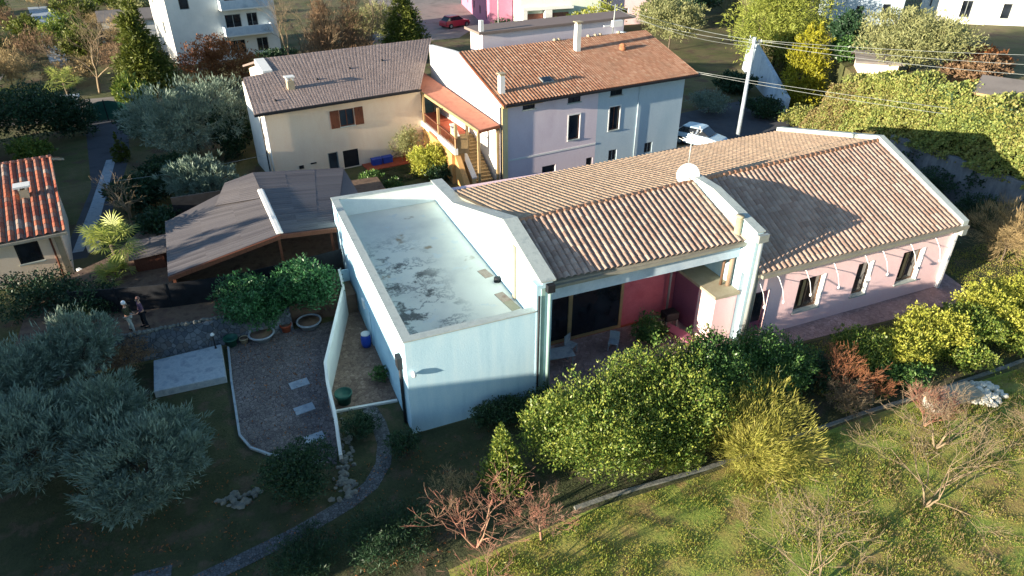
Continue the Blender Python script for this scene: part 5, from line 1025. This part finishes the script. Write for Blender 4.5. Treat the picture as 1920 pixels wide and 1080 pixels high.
bush('grey shrub on the shaded yard behind the parked pale blue car', 43.5, 53.5, 1.9, 2.2, 'olive', 4200, 102, .26, .05, cat='shrub', name='shrub')
bush('dark bramble mass at the foot of the ramp wall', 47.6, 50.5, 2.2, 1.8, 'hedge', 5200, 103, .2, .1, cat='shrub', name='shrub')
bush('green climbing shrub at the low left end of the ivy bank', 48.6, 46.6, 1.5, 2.0, 'ivy', 4200, 104, .2, .12, cat='shrub', name='shrub')
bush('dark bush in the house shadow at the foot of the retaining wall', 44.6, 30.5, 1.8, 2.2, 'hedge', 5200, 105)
bush('dark bush at the foot of the retaining wall behind the willowy shrub', 44.8, 26.0, 1.7, 2.0, 'hedge', 5200, 106)
# ---- beside the cream house
bush('grey green shrub at the end of the balcony by the cream wall', 13.2, 52.6, 1.3, 2.9, 'olivesun', 3400, 110, .2, .05, cat='shrub', name='shrub')
bush('bright yellow shrub beneath the balcony stairs', 13.8, 48.6, 1.5, 2.6, 'yellowleaf', 6500, 111, .18, .09, cat='shrub', name='shrub')
bush('dark green shrub under the bright yellow shrub', 14.3, 47.3, 1.2, 1.3, 'hedge', 2400, 112, .18, .09, cat='shrub', name='shrub')
bush('small green shrub by the far corner of the carport roof', 9.2, 48.0, .9, 1.4, 'laureldark', 1800, 113, .18, .08, cat='shrub', name='shrub')
bush('low shrub on the little back lawn before the carport', 10.6, 46.6, .8, .9, 'laureldark', 1400, 114, .18, .08, cat='shrub', name='shrub')
# ---- left background
def palm(lab, x, y, h, r, n, seed, z=0, base='palm_tree'):
    rn = random.Random(seed); t = thing(base, lab, 'palm tree', (x, y, z)); MB().tube([(x, y, z), (x+.06, y, z+h*.5), (x, y, z+h)], [.2, .16, .15], 10).build('trunk', 'bark', t); mb = MB()
    for i in range(n):
        a = i*2.4+rn.uniform(-.2, .2); e = rn.uniform(-.25, 1.2); L = r*rn.uniform(.8, 1.1); d = Vector((math.cos(a)*math.cos(e), math.sin(a)*math.cos(e), math.sin(e))); c = Vector((x, y, z+h)); tip = c+d*L*.55
        mb.tube([c, c+d*L*.3, tip], [.025, .02, .012], 4, cap=False); s1 = d.cross(Vector((0, 0, 1))).normalized(); up = s1.cross(d)
        for k in range(15):
            b = (k/14-.5)*3.6; dir_ = (d*math.cos(b)+s1*math.sin(b)+up*rn.uniform(-.1, .15)).normalized(); e1 = tip+dir_*L*.5; e2 = e1+Vector((0, 0, -.08*L)); w = dir_.cross(up).normalized()*.035
            m_ = tip+dir_*L*.28
            mb.add([tip, m_+w, e2, m_-w], [(0, 1, 2, 3)])
    mb.build('fronds', 'palm', t); return t
palm('sunlit fan palm between the red roofed house and the carport', -6.9, 39.4, 2.7, 1.75, 30, 1)
palm('lower fan palm growing at the foot of the sunlit palm', -7.0, 38.5, 1.1, 1.35, 20, 2)
palm('fan palm at the left behind the dark trees near the drive gate', -12.9, 76.5, 3.2, 2.0, 24, 3)
bare_tree('dead_tree', 'pale leafless dead tree above the sunlit palm', -6.6, 46.2, 4.2, 21, 'twig', 4, 1, .5, .4, .13, nsub=3)
for i, (lab, x, y, r, h, m, n, z) in enumerate([
   ('broad dusky olive tree behind the carport near the cream house', -2.3, 59.5, 4.6, 6.4, 'olive', 24000, 0), ('smaller dusky olive tree just behind the carport roof', -2.2, 49.0, 2.2, 3.6, 'olive', 9000, 0)]):
    tree('olive_tree', lab, 'olive tree', x, y, lump(120+i, r, h, 8, h*.55), m, n, .34, .06, seed=120+i, z=z, trunk=.2, **OL)
for i, (lab, x, y, r, h, m, n) in enumerate([
   ('very dark round tree at the left edge behind the red roofed house', -15.5, 68.5, 3.6, 5.6, 'hedge', 11000), ('dark tree beside the drive gate pillar at the left', -12.3, 69.5, 2.2, 4.4, 'hedge', 6000),
   ('dark tree between the drive and the dusky olive', -6.4, 66, 1.8, 3.6, 'hedge', 4200), ('dark tree against the side wall of the cream house', .6, 58.5, 1.6, 4.2, 'hedge', 4200),
   ('dark shrub mass between the dead tree and the carport', -5.0, 44.6, 1.6, 2.2, 'hedge', 5200), ('dark shrub behind the dead tree along the drive', -6.3, 50.5, 1.9, 2.4, 'hedge', 5200), ('dark shrub between the two dusky olives', -4.6, 54, 2.2, 2.6, 'hedge', 5200)]):
    bush(lab, x, y, r, h, m, n, 130+i, .26, .12, cat='tree' if h > 3 else 'shrub', name='tree' if h > 3 else 'shrub')
bush('sunlit yellow green shrub at the left edge behind the red roof', -14.6, 64.2, 1.5, 2.0, 'laurel', 3000, 140, .24, .12, cat='shrub', name='shrub')
tree('topiary', 'small clipped cone shrub beside the shaded drive', 'shrub', -8.1, 61.5, cone(.65, 2.0, 6, .1, 4), 'conifer', 1800, .2, .08, seed=141, part='foliage')
tree('spruce', 'tall sunlit spruce at the upper left beside the white apartment house', 'conifer', -6.2, 81.0, cone(2.4, 9.3, 11, .3, 5), 'conifer', 16000, .5, .12, seed=142, trunk=.2, up=-.1, outw=.9, per=26, cs=.4, fill=.5)
bush('light green banana like shrub in front of the tall sunlit spruce', -7.6, 76.2, 1.7, 3.2, 'laurel', 2600, 143, .5, .14, cat='shrub', name='shrub', up=.7)
tree('beech_hedge', 'rusty brown beech tree in front of the white apartment house', 'tree', .6, 83.5, [(-1.5, 0, 2, 2.4, 1.8, 2), (1, 0, 2.4, 2.6, 1.8, 2.2), (3, -.5, 1.6, 2, 1.6, 1.6), (0, 0, 3.9, 1.8, 1.4, 1.3)], 'beech', 9000, .26, .12, seed=144)
bush('beige dry shrub left of the tall sunlit spruce', -14.0, 89.5, 2.6, 3.0, 'dry', 3600, 145, .4, .08, cat='shrub', name='shrub')
bush('dark green hedge under the white apartment balconies', 8.0, 88.5, 2.6, 2.2, 'hedge', 4200, 146, .3, .14, cat='hedge')
bare_tree('bare_tree', 'bare tree by the street left of the tall sunlit spruce', -11.3, 84.5, 8, 22, 'twig', 5, 1, .42, .3, .16, nsub=3)
bare_tree('bare_tree', 'bare tree in front of the white apartment balconies', 9.0, 85.5, 8, 23, 'twig', 5, 2, .35, .3, .14, nsub=3)
for i, (lab, x, y, r, h) in enumerate([('brown leafless poplar behind the cream house ridge, left one', 12.7, 85, 2.2, 8.5), ('brown leafless poplar behind the cream house ridge, right one', 16.0, 85.5, 2.4, 8.5)]):
    tree('leafless_poplar', lab, 'tree', x, y, cone(r, h, 8, .8, i), 'drybrown', 8500, .55, .04, seed=150+i, trunk=.16, up=.9, outw=.5, per=40, cs=.5, fill=.2, group='leafless poplars')
    bare_tree('bare_tree', lab.replace('brown leafless poplar', 'thin bare tree beside the brown poplar'), x+1.4, y+1.5, 8, 30+i, 'twig', 4, 2, .3, .3, .12, nsub=3)
tree('olive_tree', 'pale olive tree at the top edge left of the dark spruce', 'olive tree', 20.5, 96, lump(155, 3.2, 5.4, 6, 3.2), 'olivesun', 8500, .36, .1, seed=155, per=26)
bush('light green hedge shrub between the brown poplars and the small spruce', 18.6, 84, 1.5, 2.6, 'laurel', 2200, 156, .3, .12, cat='shrub', name='shrub')
tree('spruce', 'dark green spruce at the top edge right of the brown poplars', 'conifer', 22.8, 87.0, cone(2.6, 9, 10, .3, 6), 'conifer', 11000, .5, .12, seed=157, trunk=.2, up=-.1, outw=.9, per=26, cs=.4, fill=.5)
bush('potted green shrubs before the pale green house', 37.5, 91.5, 1.6, 3.2, 'laureldark', 2600, 158, .3, .12, cat='shrub', name='shrub')
lp = thing('street_lamp', 'thin grey street lamp post before the pale green house', 'street lamp', (35.0, 86.5, 0)); MB().tube([(35, 86.5, 0), (35, 86.5, 9)], [.1, .06], 8).build('post', 'metal', lp); MB().tube([(35, 86.5, 9), (36.2, 86.3, 9.1)], .05, 6).build('arm', 'metal', lp); MB().box(36.2, 36.8, 86.15, 86.45, 9.03, 9.15).build('lamp_head', 'dish', lp)
# far gardens, top left
rnd = random.Random(77); k = 0
spots = [(-24, 88), (-20, 90), (-27, 84), (-19, 101), (-14, 100), (-24, 103), (-9, 103), (-17, 109), (-28, 109), (-22, 116), (-31, 98), (-12, 118), (-35, 117), (-26, 124), (-17, 127), (-8, 124), (-38, 128), (-30, 136), (-20, 138), (-11, 134), (-36, 143), (-25, 148), (-15, 148), (-9, 96)]
tone = [('olivesun', 'pale green'), ('dry', 'beige bare'), ('laurel', 'yellow green'), ('drybrown', 'brown bare'), ('conifer', 'dark green')]
near = ['nearest the back road', 'beyond the back road', 'in the far gardens', 'at the top edge']
seen = {}
for i, (x, y) in enumerate(spots):
    m, nm = tone[i % 5]; r = rnd.uniform(2.2, 3.6); h = rnd.uniform(3, 5.4)
    row = near[0] if y < 92 else near[1] if y < 106 else near[2] if y < 126 else near[3]
    key = (nm, row); seen[key] = seen.get(key, 0)+1; wd = ['', 'second ', 'third '][seen[key]-1]
    bush(f'{wd}{nm} garden tree {row}, upper left of the photo', x, y, r, h, m, 3200, 200+i, .5, .16 if m not in ('dry', 'drybrown') else .05, cat='tree', name='garden_tree', group='trees of the far gardens, top left')
far_house('distant_shed', 'dark roofed outbuilding among the trees at the top left', -12.5, 113.5, 5, 7, 5, 2.6, 'white', wins=[(2, 4.5, .6, 1.8)], cat='outbuilding', roofmat='greyroof')
sheet('garden_path', [(-17.2, 98), (-15.4, 98), (-21, 150), (-27, 150)], .012, 'concrete')
sheet('sunny_lawn', [(-34, 84), (-15.5, 84.5), (-16, 91), (-34, 91)], .008, 'meadow')
# wooded rise beyond, right of the middle
for i, (x, y, r, h, m, lab) in enumerate([(70, 95, 5, 7, 'hedge', 'dark far tree at the top edge between the salmon house and the cedar'), (62, 104, 5, 8, 'olivesun', 'sunlit far tree at the top edge behind the salmon house'), (80, 105, 6, 8, 'hedge', 'dark far tree at the top edge behind the cedar'), (92, 92, 5, 6, 'conifer', 'far tree beside the blue white house')]):
    bush(lab, x, y, r, h, m, 5000, 240+i, .6, .25, cat='tree', name='tree', z=0 if x < 75 else 4.5)

# ------------------------------------------------------------------ unseen houses and trees left of the frame, added and sized to shade the garden
def off_house(lab, x, y, w, d, h, rise):
    f = frame(x, y, 0, 0); t = thing('unseen_shade_house', lab, 'house', (x, y, 0)); mb = MB(f); wall_holes(mb, 0, w, -.2, h, [(1, 2, 1, 2.4)], .3); mb.build('front_wall', 'peach', t)
    window(t, f, 1, 2, 1, 2.4, depth=.14); MB(f).box(0, .3, .301, d, -.2, h).box(w-.3, w, .301, d, -.2, h).box(.3, w-.3, d-.3, d, -.2, h).build('side_walls', 'peach', t)
    MB(f).slab([(w/2, -.4, h+rise), (w/2, d+.4, h+rise), (-.5, d+.4, h-.2), (-.5, -.4, h-.2)], .2).slab([(w+.5, -.4, h-.2), (w+.5, d+.4, h-.2), (w/2, d+.4, h+rise), (w/2, -.4, h+rise)], .2).build('roof', 'tilegrey', t)
    MB(f).xzy([(0, h), (w, h), (w/2, h+rise)], 0, .3).xzy([(0, h), (w, h), (w/2, h+rise)], d-.3, d).build('gable', 'peach', t)
#OFF#
off_house('unseen house added to shade the near garden from beyond the left edge', -29, 12.2, 9, 14.5, 5.75, 1.9)
off_house('second unseen house added for shade beyond the left edge behind the first', -29, 48.5, 9, 21, 7.6, 1.9)
for i, (x, y, h, r) in enumerate([(-25, 29, 8.8, 2.6), (-24, 32.5, 8.2, 2.3), (-26, 35.5, 5.6, 1.6)]):
    tree('unseen_shade_tree', ('first', 'second', 'third', 'fourth', 'fifth', 'sixth')[i]+' unseen evergreen tree added for shade beyond the left edge', 'tree', x, y, cone(r, h, 7, .3, 60+i), 'hedge', 6000, .4, .2, seed=300+i, group='unseen evergreens added for shade')
